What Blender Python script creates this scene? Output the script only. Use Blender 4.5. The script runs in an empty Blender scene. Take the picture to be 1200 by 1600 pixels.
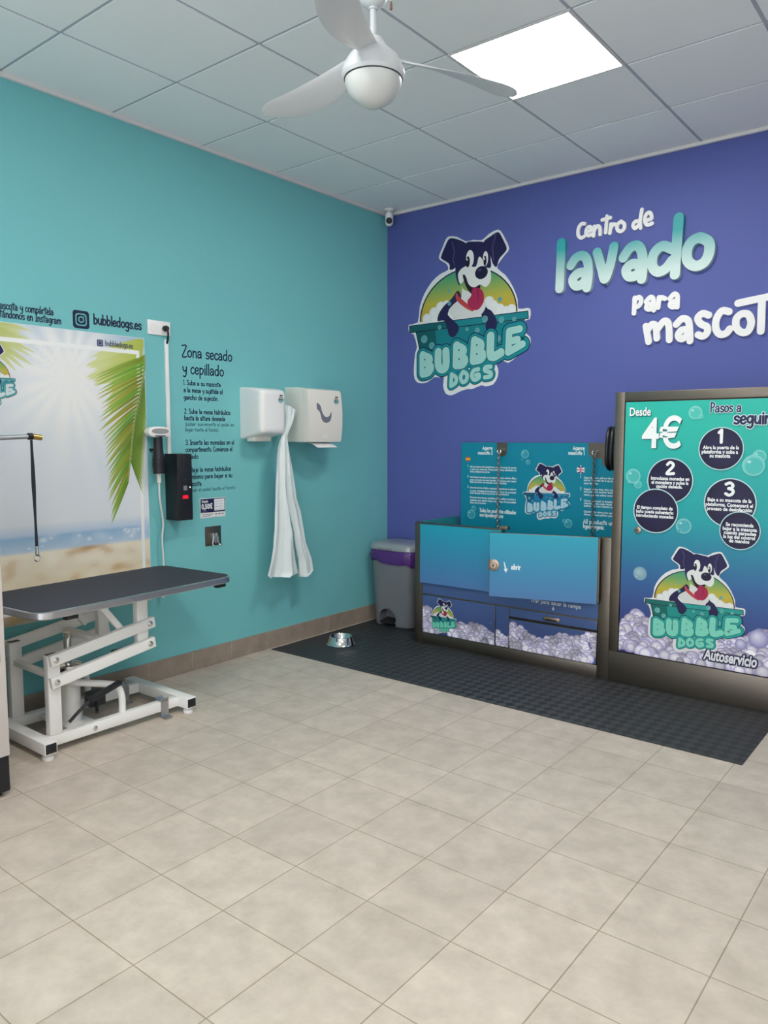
import bpy, bmesh, math, random
from mathutils import Vector, Matrix, noise
from mathutils.geometry import tessellate_polygon
random.seed(7)
SC = bpy.context.scene
COL = SC.collection
PI = math.pi

# ------------------------------------------------------------------ camera, world, exposure
F_PX, YAW, PITCH = 1198.80, 0.672956, 0.0948416
CAM = Vector((3.84068, -4.86169, 1.43400))
H = 3.18                                   # ceiling height
RX, FY = 5.6, -7.2                         # right wall x, wall behind the camera y
cd = bpy.data.cameras.new('camera'); cam = bpy.data.objects.new('camera', cd); COL.objects.link(cam)
cam.location = CAM; cam.rotation_euler = (PI/2 - PITCH, 0, YAW)
cd.sensor_fit = 'VERTICAL'; cd.sensor_height = 36.0; cd.lens = 36.0 * F_PX / 1600.0
cd.clip_start = 0.05
SC.camera = cam
w = bpy.data.worlds.new('world'); SC.world = w; w.use_nodes = True
w.node_tree.nodes['Background'].inputs[0].default_value = (0.86, 0.92, 1, 1)
w.node_tree.nodes['Background'].inputs[1].default_value = 1.7
SC.view_settings.view_transform = 'Standard'; SC.view_settings.look = 'None'
SC.view_settings.gamma = 1.0; SC.view_settings.use_curve_mapping = False
SC.view_settings.exposure = 1.22
LAMP_W = 13.0                               # emission of the ceiling panels
LAMPS = [(2.07, -1.5), (2.07, -3.9), (4.47, -3.9), (4.47, -6.3)]  # last two are unseen lamps, added to light the room

_cp, _sp, _cy, _sy = math.cos(PITCH), math.sin(PITCH), math.cos(YAW), math.sin(YAW)
_f = Vector((-_sy*_cp, _cy*_cp, -_sp)); _r = Vector((_cy, _sy, 0)); _u = _r.cross(_f)
def at(px, py, ax, val):
    """measure a photo point on the plane coordinate[ax] = val"""
    d = _r*((px-600)/F_PX) + _u*(-(py-800)/F_PX) + _f
    return CAM + d*((val-CAM[ax])/d[ax])

# ------------------------------------------------------------------ materials
def lin(c):
    return tuple(((v/255)/12.92 if v/255 <= .04045 else ((v/255+.055)/1.055)**2.4) for v in c)
def mat(name, rgb, rough=.5, metal=0., bump=None, spec=.5, emis=None, mottle=None, alpha=1., aniso=0.):
    m = bpy.data.materials.new(name); m.use_nodes = True
    n = m.node_tree.nodes; l = m.node_tree.links; b = n['Principled BSDF']
    c = lin(rgb)+(1,)
    b.inputs['Base Color'].default_value = c
    b.inputs['Roughness'].default_value = rough; b.inputs['Metallic'].default_value = metal
    b.inputs['Specular IOR Level'].default_value = spec; b.inputs['Alpha'].default_value = alpha
    if aniso: b.inputs['Anisotropic'].default_value = aniso
    tc = n.new('ShaderNodeTexCoord')
    if mottle:
        t = n.new('ShaderNodeTexNoise'); t.inputs['Scale'].default_value = mottle[0]; t.inputs['Detail'].default_value = 6
        if len(mottle) > 2:
            mp = n.new('ShaderNodeMapping'); mp.inputs['Scale'].default_value = mottle[2]
            l.new(tc.outputs['Object'], mp.inputs[0]); l.new(mp.outputs[0], t.inputs[0])
        else: l.new(tc.outputs['Object'], t.inputs[0])
        mx = n.new('ShaderNodeMix'); mx.data_type = 'RGBA'
        mx.inputs[6].default_value = tuple(v*(1-mottle[1]) for v in c[:3])+(1,)
        mx.inputs[7].default_value = tuple(min(1, v*(1+mottle[1])) for v in c[:3])+(1,)
        l.new(t.outputs[0], mx.inputs[0]); l.new(mx.outputs[2], b.inputs['Base Color'])
    if bump:
        t = n.new('ShaderNodeTexNoise'); t.inputs['Scale'].default_value = bump[0]; t.inputs['Detail'].default_value = 4
        l.new(tc.outputs['Object'], t.inputs[0])
        bp = n.new('ShaderNodeBump'); bp.inputs['Strength'].default_value = bump[1]; bp.inputs['Distance'].default_value = .002
        l.new(t.outputs[0], bp.inputs['Height']); l.new(bp.outputs[0], b.inputs['Normal'])
    if emis:
        b.inputs['Emission Color'].default_value = lin(emis[0])+(1,); b.inputs['Emission Strength'].default_value = emis[1]
    return m
M = {}
M['wall_teal'] = mat('teal_paint', (118, 192, 196), .55, bump=(260, .35), spec=.3)
M['wall_blue'] = mat('violet_blue_paint', (88, 98, 166), .55, bump=(260, .35), spec=.3)
M['wall_white'] = mat('white_paint', (225, 225, 222), .7)
M['tile_ceiling'] = mat('mineral_ceiling_tile', (240, 243, 244), .85, bump=(140, .15), spec=.2)
M['tbar'] = mat('ceiling_grid_metal', (172, 182, 192), .6)
M['trim'] = mat('white_wall_angle', (225, 222, 222), .5)
M['white'] = mat('white_plastic', (236, 236, 236), .35)
M['cream'] = mat('cream_plastic', (232, 228, 220), .4)
M['fan'] = mat('white_fan_lacquer', (208, 211, 214), .35)
M['globe'] = mat('opal_glass', (205, 208, 206), .3)
M['dark'] = mat('dark_gap', (25, 27, 32), .6)
M['black'] = mat('black_plastic', (26, 27, 33), .45)
M['rubber_top'] = mat('black_textured_rubber', (50, 52, 62), .7, bump=(400, .4))
M['steel'] = mat('brushed_stainless_steel', (126, 117, 107), .42, 1., mottle=(8, .1, (1, 1, 14)))
M['chrome'] = mat('chrome', (225, 225, 225), .12, 1.)
M['alu'] = mat('aluminium', (200, 202, 206), .3, 1.)
M['gold'] = mat('brass', (200, 165, 95), .3, 1.)
M['white_metal'] = mat('white_powder_coat', (238, 237, 234), .4)
M['base_tile'] = None
M['bin'] = mat('grey_bin_plastic', (116, 118, 124), .42)
M['lid'] = mat('silver_lid_plastic', (160, 164, 170), .3, .3)
M['liner'] = mat('purple_bin_liner', (84, 44, 122), .3, spec=.6)
M['grey_cab'] = mat('pale_grey_cabinet_paint', (206, 198, 194), .45)
M['cord'] = mat('white_cord', (220, 224, 222), .45)
M['chain'] = mat('dull_steel_chain', (120, 122, 122), .35, 1.)
M['strap'] = mat('black_webbing', (28, 34, 44), .7)
M['led'] = mat('red_display', (190, 20, 45), .4, emis=((255, 20, 45), .35))
M['key'] = mat('grey_keypad', (120, 122, 124), .4)
M['grille'] = mat('grey_grille', (150, 152, 150), .5)
M['smoke'] = mat('smoked_window', (120, 122, 132), .2)
M['paper'] = mat('white_paper', (240, 240, 240), .8)
M['diffuser'] = mat('lamp_diffuser', (255, 255, 255), .5, emis=((255, 252, 246), LAMP_W))
M['inner_tub'] = mat('teal_tub_lining', (42, 130, 140), .35)
M['latch'] = mat('bronze_latch', (172, 154, 138), .35, 1.)
M['letter_white'] = mat('white_foam_letter', (240, 240, 240), .5)
def m_print():
    m = bpy.data.materials.new('printed_vinyl'); m.use_nodes = True
    n = m.node_tree.nodes; b = n['Principled BSDF']
    a = n.new('ShaderNodeVertexColor'); a.layer_name = 'Col'
    m.node_tree.links.new(a.outputs[0], b.inputs['Base Color']); b.inputs['Roughness'].default_value = .38
    b.inputs['Specular IOR Level'].default_value = .35
    return m
M['print'] = m_print()
def m_bag():
    m = bpy.data.materials.new('thin_white_plastic_film'); m.use_nodes = True
    n = m.node_tree.nodes; l = m.node_tree.links; b = n['Principled BSDF']
    b.inputs['Base Color'].default_value = (.88, .95, .96, 1); b.inputs['Roughness'].default_value = .35
    b.inputs['Alpha'].default_value = .93
    t = n.new('ShaderNodeBsdfTranslucent'); t.inputs[0].default_value = (.8, .85, .85, 1)
    mx = n.new('ShaderNodeMixShader'); mx.inputs[0].default_value = .14
    l.new(b.outputs[0], mx.inputs[1]); l.new(t.outputs[0], mx.inputs[2]); l.new(mx.outputs[0], n['Material Output'].inputs[0])
    return m
M['film'] = m_bag()
def m_tiles(name, rgb, grout, size, off, rough, plane='xy', mort=.0022, var=.05, scale=9):
    m = bpy.data.materials.new(name); m.use_nodes = True
    n = m.node_tree.nodes; l = m.node_tree.links; b = n['Principled BSDF']
    tc = n.new('ShaderNodeTexCoord'); mp = n.new('ShaderNodeMapping')
    sep = n.new('ShaderNodeSeparateXYZ'); cmb = n.new('ShaderNodeCombineXYZ')
    l.new(tc.outputs['Object'], sep.inputs[0])
    if plane == 'xy': l.new(sep.outputs[0], cmb.inputs[0]); l.new(sep.outputs[1], cmb.inputs[1])
    elif plane == 'yz': l.new(sep.outputs[1], cmb.inputs[0]); l.new(sep.outputs[2], cmb.inputs[1])
    else: l.new(sep.outputs[0], cmb.inputs[0]); l.new(sep.outputs[2], cmb.inputs[1])
    l.new(cmb.outputs[0], mp.inputs[0]); mp.inputs['Location'].default_value = (off[0], off[1], 0)
    br = n.new('ShaderNodeTexBrick'); br.offset = 0; br.squash = 1
    br.inputs['Scale'].default_value = 1; br.inputs['Mortar Size'].default_value = mort; br.inputs['Mortar Smooth'].default_value = .3
    br.inputs['Brick Width'].default_value = size[0]; br.inputs['Row Height'].default_value = size[1]; br.inputs['Bias'].default_value = 0
    c = lin(rgb)
    br.inputs['Color1'].default_value = tuple(v*(1-var) for v in c)+(1,)
    br.inputs['Color2'].default_value = tuple(v*(1+var) for v in c)+(1,)
    br.inputs['Mortar'].default_value = lin(grout)+(1,)
    l.new(mp.outputs[0], br.inputs[0])
    ns = n.new('ShaderNodeTexNoise'); ns.inputs['Scale'].default_value = scale; ns.inputs['Detail'].default_value = 9; ns.inputs['Roughness'].default_value = .65
    l.new(tc.outputs['Object'], ns.inputs[0])
    cr = n.new('ShaderNodeValToRGB'); cr.color_ramp.elements[0].position = .3; cr.color_ramp.elements[1].position = .72
    cr.color_ramp.elements[0].color = (.80, .79, .77, 1); cr.color_ramp.elements[1].color = (1.1, 1.1, 1.1, 1)
    l.new(ns.outputs[0], cr.inputs[0])
    mx = n.new('ShaderNodeMix'); mx.data_type = 'RGBA'; mx.blend_type = 'MULTIPLY'; mx.inputs[0].default_value = 1
    l.new(br.outputs[0], mx.inputs[6]); l.new(cr.outputs[0], mx.inputs[7]); l.new(mx.outputs[2], b.inputs['Base Color'])
    b.inputs['Roughness'].default_value = rough; b.inputs['Specular IOR Level'].default_value = .4
    bp = n.new('ShaderNodeBump'); bp.inputs['Strength'].default_value = .4; bp.inputs['Distance'].default_value = .0015; bp.invert = True
    l.new(br.outputs['Fac'], bp.inputs['Height']); l.new(bp.outputs[0], b.inputs['Normal'])
    return m
TS = .312
M['floor'] = m_tiles('beige_stone_tile', (200, 188, 175), (158, 143, 124), (TS, TS), (-(2.386 % TS), 2.81 % TS), .42)
M['base_l'] = m_tiles('taupe_skirting_tile', (156, 142, 130), (176, 164, 150), (TS, .5), (.09, .1), .5, 'yz', .002, .04)
M['base_b'] = m_tiles('taupe_skirting_tile_back', (156, 142, 130), (176, 164, 150), (TS, .5), (.0, .1), .5, 'xz', .002, .04)
def m_mat():
    m = bpy.data.materials.new('black_checkered_rubber'); m.use_nodes = True
    n = m.node_tree.nodes; l = m.node_tree.links; b = n['Principled BSDF']
    tc = n.new('ShaderNodeTexCoord'); mp = n.new('ShaderNodeMapping'); mp.inputs['Rotation'].default_value = (0, 0, PI/4)
    l.new(tc.outputs['Object'], mp.inputs[0])
    ck = n.new('ShaderNodeTexChecker'); ck.inputs['Scale'].default_value = 22
    ck.inputs[1].default_value = lin((39, 40, 43))+(1,); ck.inputs[2].default_value = lin((57, 58, 62))+(1,)
    l.new(mp.outputs[0], ck.inputs[0])
    wv = n.new('ShaderNodeTexWave'); wv.inputs['Scale'].default_value = 60; wv.bands_direction = 'X'
    wv2 = n.new('ShaderNodeTexWave'); wv2.inputs['Scale'].default_value = 60; wv2.bands_direction = 'Y'
    l.new(mp.outputs[0], wv.inputs[0]); l.new(mp.outputs[0], wv2.inputs[0])
    mx = n.new('ShaderNodeMix'); mx.data_type = 'RGBA'
    l.new(ck.outputs[1], mx.inputs[0]); l.new(wv.outputs[0], mx.inputs[6]); l.new(wv2.outputs[0], mx.inputs[7])
    bp = n.new('ShaderNodeBump'); bp.inputs['Strength'].default_value = .5; bp.inputs['Distance'].default_value = .002
    l.new(mx.outputs[2], bp.inputs['Height']); l.new(bp.outputs[0], b.inputs['Normal'])
    l.new(ck.outputs[0], b.inputs['Base Color']); b.inputs['Roughness'].default_value = .5
    return m
M['mat'] = m_mat()

# ------------------------------------------------------------------ object helpers
def root_loc(p):
    while p is not None:
        if p.type == 'EMPTY': return p.location.copy()
        if p.parent is None: return p.location.copy()
        p = p.parent
    return Vector((0, 0, 0))
def tag(o, label, cat, group=None):
    o['label'] = label; o['category'] = cat
    if group: o['group'] = group
    return o
def thing(name, label, cat, loc, group=None):
    o = bpy.data.objects.new(name, None); COL.objects.link(o); o.location = loc; o.empty_display_size = .05
    return tag(o, label, cat, group)
def obj(name, bm, m, parent=None, angle=35, label=None):
    """bm is in world coordinates; link it as one mesh object"""
    me = bpy.data.meshes.new(name)
    bmesh.ops.recalc_face_normals(bm, faces=bm.faces)
    bm.to_mesh(me); bm.free()
    for q in (m if isinstance(m, (list, tuple)) else [m]): me.materials.append(q)
    o = bpy.data.objects.new(name, me); COL.objects.link(o)
    if parent:
        me.transform(Matrix.Translation(-root_loc(parent))); o.parent = parent
    else:                                  # origin to the base of the mesh
        xs = [v.co for v in me.vertices]
        if xs:
            c = Vector(((min(v.x for v in xs)+max(v.x for v in xs))/2, (min(v.y for v in xs)+max(v.y for v in xs))/2, min(v.z for v in xs)))
            me.transform(Matrix.Translation(-c)); o.location = c
    if angle:
        for p in me.polygons: p.use_smooth = True
        me.set_sharp_from_angle(angle=math.radians(angle))
    if label: o['label'] = label
    return o
def struct(name, bm, m, angle=35):
    me = bpy.data.meshes.new(name); bmesh.ops.recalc_face_normals(bm, faces=bm.faces); bm.to_mesh(me); bm.free()
    for q in (m if isinstance(m, (list, tuple)) else [m]): me.materials.append(q)
    o = bpy.data.objects.new(name, me); COL.objects.link(o); o['kind'] = 'structure'; return o
def NB(): return bmesh.new()
def box(bm, a, b, bev=0., seg=2, mi=0):
    x0, y0, z0 = (min(a[i], b[i]) for i in range(3)); x1, y1, z1 = (max(a[i], b[i]) for i in range(3))
    vs = [bm.verts.new(p) for p in ((x0,y0,z0),(x1,y0,z0),(x1,y1,z0),(x0,y1,z0),(x0,y0,z1),(x1,y0,z1),(x1,y1,z1),(x0,y1,z1))]
    fs = [bm.faces.new([vs[i] for i in f]) for f in ((0,3,2,1),(4,5,6,7),(0,1,5,4),(1,2,6,5),(2,3,7,6),(3,0,4,7))]
    for f in fs: f.material_index = mi
    if bev:
        es = list({e for f in fs for e in f.edges})
        bmesh.ops.bevel(bm, geom=es, offset=bev, segments=seg, profile=.5, affect='EDGES')
    return bm
def hexa(bm, bot, top, bev=0.):
    vs = [bm.verts.new(p) for p in list(bot)+list(top)]
    fs = [bm.faces.new([vs[i] for i in f]) for f in ((0,3,2,1),(4,5,6,7),(0,1,5,4),(1,2,6,5),(2,3,7,6),(3,0,4,7))]
    if bev: bmesh.ops.bevel(bm, geom=list({e for f in fs for e in f.edges}), offset=bev, segments=2, profile=.5, affect='EDGES')
    return bm
def beam(bm, p, q, wd, ht, up=(0, 0, 1), bev=.002):
    """rectangular bar from p to q: wd across, ht along 'up'"""
    p, q = Vector(p), Vector(q); d = (q-p).normalized(); s = d.cross(Vector(up)).normalized(); u = s.cross(d).normalized()
    c = lambda o: [o - s*wd/2 - u*ht/2, o + s*wd/2 - u*ht/2, o + s*wd/2 + u*ht/2, o - s*wd/2 + u*ht/2]
    return hexa(bm, c(p), c(q), bev)
def tube(bm, pts, r, seg=10, caps=True, rs=None):
    pts = [Vector(p) for p in pts]; rings = []; n = len(pts); prev = None
    for i, p in enumerate(pts):
        d = (pts[min(i+1, n-1)] - pts[max(i-1, 0)]).normalized()
        if prev is None:
            a = Vector((0, 0, 1)) if abs(d.z) < .9 else Vector((1, 0, 0)); s = d.cross(a).normalized()
        else:
            s = (prev - d*prev.dot(d)).normalized()
        prev = s; t = d.cross(s); rr = rs[i] if rs else r
        rings.append([bm.verts.new(p + (s*math.cos(k*2*PI/seg) + t*math.sin(k*2*PI/seg))*rr) for k in range(seg)])
    for a, b in zip(rings, rings[1:]):
        for k in range(seg): bm.faces.new((a[k], a[(k+1) % seg], b[(k+1) % seg], b[k]))
    if caps: bm.faces.new(rings[0][::-1]); bm.faces.new(rings[-1])
    return bm
def lathe(bm, prof, c, seg=32, axis=None):
    """profile [(r,h)...] about the z axis at c (or a given axis)"""
    c = Vector(c); A = Vector(axis).normalized() if axis else Vector((0, 0, 1))
    s = A.cross(Vector((0, 0, 1)) if abs(A.z) < .9 else Vector((1, 0, 0))).normalized(); t = A.cross(s)
    rings = []
    for r, h in prof:
        if r < 1e-6: rings.append([bm.verts.new(c + A*h)])
        else: rings.append([bm.verts.new(c + A*h + (s*math.cos(k*2*PI/seg)+t*math.sin(k*2*PI/seg))*r) for k in range(seg)])
    for a, b in zip(rings, rings[1:]):
        for k in range(seg):
            k2 = (k+1) % seg
            if len(a) == 1 and len(b) == 1: continue
            if len(a) == 1: bm.faces.new((a[0], b[k2], b[k]))
            elif len(b) == 1: bm.faces.new((a[k], a[k2], b[0]))
            else: bm.faces.new((a[k], a[k2], b[k2], b[k]))
    if len(rings[0]) > 1: bm.faces.new(rings[0][::-1])
    if len(rings[-1]) > 1: bm.faces.new(rings[-1])
    return bm
def loft(bm, secs):
    """secs: list of point loops of equal length"""
    rings = [[bm.verts.new(p) for p in s] for s in secs]; n = len(rings[0])
    for a, b in zip(rings, rings[1:]):
        for k in range(n): bm.faces.new((a[k], a[(k+1) % n], b[(k+1) % n], b[k]))
    bm.faces.new(rings[0][::-1]); bm.faces.new(rings[-1]); return bm
def superell(cx, cy, z, a, b, e=4., n=48):
    out = []
    for k in range(n):
        t = 2*PI*k/n; c, s = math.cos(t), math.sin(t)
        out.append((cx + a*math.copysign(abs(c)**(2/e), c), cy + b*math.copysign(abs(s)**(2/e), s), z))
    return out
def prism(bm, loop, d):
    """extrude a planar loop of 3-D points by vector d"""
    d = Vector(d); a = [bm.verts.new(p) for p in loop]; b = [bm.verts.new(Vector(p)+d) for p in loop]; n = len(a)
    for k in range(n): bm.faces.new((a[k], a[(k+1) % n], b[(k+1) % n], b[k]))
    bm.faces.new(a[::-1]); bm.faces.new(b); return bm
def smooth(pts, k=5, closed=False):
    """Catmull-Rom through points (any dimension)"""
    P = [tuple(p) for p in pts]; n = len(P)
    if n < 3: return [tuple(p) for p in P]
    out = []; D = len(P[0]); rng = range(n if closed else n-1)
    g = (lambda i: P[i % n]) if closed else (lambda i: P[min(max(i, 0), n-1)])
    for i in rng:
        a, b, c, d = g(i-1), g(i), g(i+1), g(i+2)
        for j in range(k):
            t = j/k
            out.append(tuple(.5*(2*b[x] + (c[x]-a[x])*t + (2*a[x]-5*b[x]+4*c[x]-d[x])*t*t + (3*b[x]-a[x]-3*c[x]+d[x])*t**3) for x in range(D)))
    if not closed: out.append(P[-1])
    return out
def cut(o, cutter_bm):
    me = bpy.data.meshes.new('c'); bmesh.ops.recalc_face_normals(cutter_bm, faces=cutter_bm.faces); cutter_bm.to_mesh(me); cutter_bm.free()
    c = bpy.data.objects.new('c', me); COL.objects.link(c)
    md = o.modifiers.new('b', 'BOOLEAN'); md.object = c; md.operation = 'DIFFERENCE'; md.solver = 'EXACT'
    bpy.context.view_layer.update()
    dg = bpy.context.evaluated_depsgraph_get(); new = bpy.data.meshes.new_from_object(o.evaluated_get(dg))
    o.modifiers.clear(); o.data = new
    bpy.data.objects.remove(c)

# ------------------------------------------------------------------ print helper: flat coloured artwork on a surface, one mesh
class Print:
    def __init__(s, O, U, V, N, step=.00007):
        s.O, s.U, s.V, s.N, s.st = Vector(O), Vector(U).normalized(), Vector(V).normalized(), Vector(N).normalized(), step
        s.v, s.f, s.c = [], [], []; s.k = 0
    def uv(s, p):
        d = Vector(p) - s.O; return (d.dot(s.U), d.dot(s.V))
    def _put(s, pts, col, L):
        b = len(s.v); s.k += 1; L = L + (s.k % 19)*.045      # never two prints in exactly one plane
        for p in pts:
            s.v.append(s.O + s.U*p[0] + s.V*p[1] + s.N*(L*s.st))
            s.c.append(lin(col(p[0], p[1]) if callable(col) else col))
        return b
    def poly(s, pts, col, L):
        pts = [tuple(p[:2]) for p in pts]
        b = s._put(pts, col, L)
        for t in tessellate_polygon([[Vector((p[0], p[1], 0)) for p in pts]]): s.f.append(tuple(b+i for i in t))
    def rect(s, u0, v0, u1, v1, col, L, nu=1, nv=1):
        b = s._put([(u0+(u1-u0)*i/nu, v0+(v1-v0)*j/nv) for j in range(nv+1) for i in range(nu+1)], col, L)
        for j in range(nv):
            for i in range(nu):
                a = b + j*(nu+1)+i; s.f.append((a, a+1, a+nu+2, a+nu+1))
    def disc(s, u, v, ru, rv, c0, c1, L, n=20, off=(0, 0), clip=None, mid=None):
        cl = (lambda x, y: (min(max(x, clip[0]), clip[2]), min(max(y, clip[1]), clip[3]))) if clip else (lambda x, y: (x, y))
        rings = [(0, c0), (1, c1)] if mid is None else [(0, c0), (mid[0], mid[1]), (1, c1)]
        b = s._put([cl(u+off[0]*ru, v+off[1]*rv)], c0, L); prev = None
        for t, c in rings[1:]:
            o = 1-t
            q = s._put([cl(u + off[0]*ru*o + ru*t*math.cos(2*PI*k/n), v + off[1]*rv*o + rv*t*math.sin(2*PI*k/n)) for k in range(n)], c, L)
            for k in range(n):
                if prev is None: s.f.append((b, q+k, q+(k+1) % n))
                else: s.f.append((prev+k, q+k, q+(k+1) % n, prev+(k+1) % n))
            prev = q
    def ring(s, u, v, ru, rv, wd, col, L, n=28, a0=0, a1=2*PI):
        m = n if a1-a0 >= 2*PI-1e-6 else n+1
        A = s._put([(u+ru*math.cos(a0+(a1-a0)*k/n), v+rv*math.sin(a0+(a1-a0)*k/n)) for k in range(m)], col, L)
        B = s._put([(u+(ru-wd)*math.cos(a0+(a1-a0)*k/n), v+(rv-wd)*math.sin(a0+(a1-a0)*k/n)) for k in range(m)], col, L)
        for k in range(n): s.f.append((A+k, A+(k+1) % m, B+(k+1) % m, B+k))
    def stroke(s, pts, r, col, L, cap=6):
        fs_ = (dabs(pts, r) if r > .0033 else [[o['v'][i] for i in f] for o in [ribbon(pts, r, cap)] for f in o['f']])
        for i, f in enumerate(fs_):
            k0 = s.k; s.k = 18; b = s._put(f, col, L + .8*i/len(fs_) + (k0 % 17)*.0017); s.k = k0; s.f.append(tuple(range(b, b+len(f))))
        s.k += 1
    def text(s, body, u, v, size, r, col, L, xs=.8, align=0, spread=0):
        """handwritten text; baseline start (u,v), ascender height = size, pen radius r"""
        w_, st = layout(body)
        k = size; u0 = u - align*w_*k*xs
        for q in st: s.stroke([(u0+p[0]*k*xs, v+p[1]*k) for p in q], r, col, L, 4)
        return w_*k*xs
    def type(s, body, u, v, size, col, L, xs=.75, bold=0., align=0., shear=0.):
        vs, fs, wd = typeset(body, bold)
        u0 = u - align*wd*size*xs
        for f in fs:
            b = s._put([(u0+(vs[i][0]+shear*vs[i][1])*size*xs, v+vs[i][1]*size) for i in f], col, L); s.f.append(tuple(range(b, b+len(f))))
        return wd*size*xs
    def build(s, name, parent=None):
        me = bpy.data.meshes.new(name)
        loc = root_loc(parent) if parent else s.O
        me.from_pydata([tuple(v-loc) for v in s.v], [], s.f)
        a = me.color_attributes.new('Col', 'FLOAT_COLOR', 'POINT')
        a.data.foreach_set('color', [x for c in s.c for x in (c[0], c[1], c[2], 1.)])
        me.update()
        fl = [p.index for p in me.polygons if p.normal.dot(s.N) < 0]
        if fl:
            bm = bmesh.new(); bm.from_mesh(me); bm.faces.ensure_lookup_table()
            bmesh.ops.reverse_faces(bm, faces=[bm.faces[i] for i in fl]); bm.to_mesh(me); bm.free()
        me.materials.append(M['print'])
        o = bpy.data.objects.new(name, me); COL.objects.link(o)
        if parent: o.parent = parent
        else: o.location = s.O
        return o
def dabs(pts, r, n=18):
    """a broad pen line as convex pieces: one rectangle per segment, one disc per point"""
    P = [tuple(p[:2]) for p in pts]; out = []
    for a, b in zip(P, P[1:]):
        d = math.hypot(b[0]-a[0], b[1]-a[1])
        if d < 1e-9: continue
        nx, ny = -(b[1]-a[1])/d*r, (b[0]-a[0])/d*r
        out.append([(a[0]+nx, a[1]+ny), (a[0]-nx, a[1]-ny), (b[0]-nx, b[1]-ny), (b[0]+nx, b[1]+ny)])
    for p in P: out.append([(p[0]+r*math.cos(2*PI*k/n), p[1]+r*math.sin(2*PI*k/n)) for k in range(n)])
    return out
def ribbon(pts, r, cap=6):
    pts = [tuple(p[:2]) for p in pts]; P = [pts[0]]
    for p in pts[1:]:
        if (p[0]-P[-1][0])**2 + (p[1]-P[-1][1])**2 > 1e-12: P.append(p)
    if len(P) == 1: P.append((P[0][0]+r*.01, P[0][1]))
    n = len(P); Lf, Rt = [], []
    nm = []
    for i in range(n-1):
        dx, dy = P[i+1][0]-P[i][0], P[i+1][1]-P[i][1]; d = math.hypot(dx, dy); nm.append((-dy/d, dx/d))
    for i in range(n):
        a = nm[max(i-1, 0)]; b = nm[min(i, n-2)]
        mx, my = a[0]+b[0], a[1]+b[1]; d = math.hypot(mx, my)
        if d < .35: mx, my, k = b[0], b[1], 1
        else: mx, my = mx/d, my/d; k = min(1/max(mx*b[0]+my*b[1], .6), 1.5)
        Lf.append((P[i][0]+mx*r*k, P[i][1]+my*r*k)); Rt.append((P[i][0]-mx*r*k, P[i][1]-my*r*k))
    def capv(c, nx, ny, sgn):
        a0 = math.atan2(ny, nx)
        return [(c[0]+r*math.cos(a0+sgn*PI*k/cap), c[1]+r*math.sin(a0+sgn*PI*k/cap)) for k in range(1, cap)]
    e = capv(P[-1], nm[-1][0], nm[-1][1], -1); st = capv(P[0], -nm[0][0], -nm[0][1], -1)
    v = Lf + Rt + e + st; f = [(i, n+i, n+i+1, i+1) for i in range(n-1)]
    ei = 2*n; f.append(tuple([n-1] + [ei+k for k in range(len(e))] + [2*n-1]))
    si = 2*n+len(e); f.append(tuple([n] + [si+k for k in range(len(st))] + [0]))
    outline = Lf + e + Rt[::-1] + st
    return dict(v=v, f=f, o=outline)
_tc = {}
def typeset(body, bold):
    k = (body, bold)
    if k not in _tc:
        c = bpy.data.curves.new('t', 'FONT'); c.body = body; c.size = 1; c.offset = bold; c.resolution_u = 3
        o = bpy.data.objects.new('t', c); COL.objects.link(o); bpy.context.view_layer.update()
        me = bpy.data.meshes.new_from_object(o.evaluated_get(bpy.context.evaluated_depsgraph_get()))
        vs = [(v.co.x, v.co.y) for v in me.vertices]; fs = [tuple(p.vertices) for p in me.polygons]
        bpy.data.objects.remove(o); bpy.data.curves.remove(c); bpy.data.meshes.remove(me)
        _tc[k] = (vs, fs, max([v[0] for v in vs] or [0]))
    return _tc[k]
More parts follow.
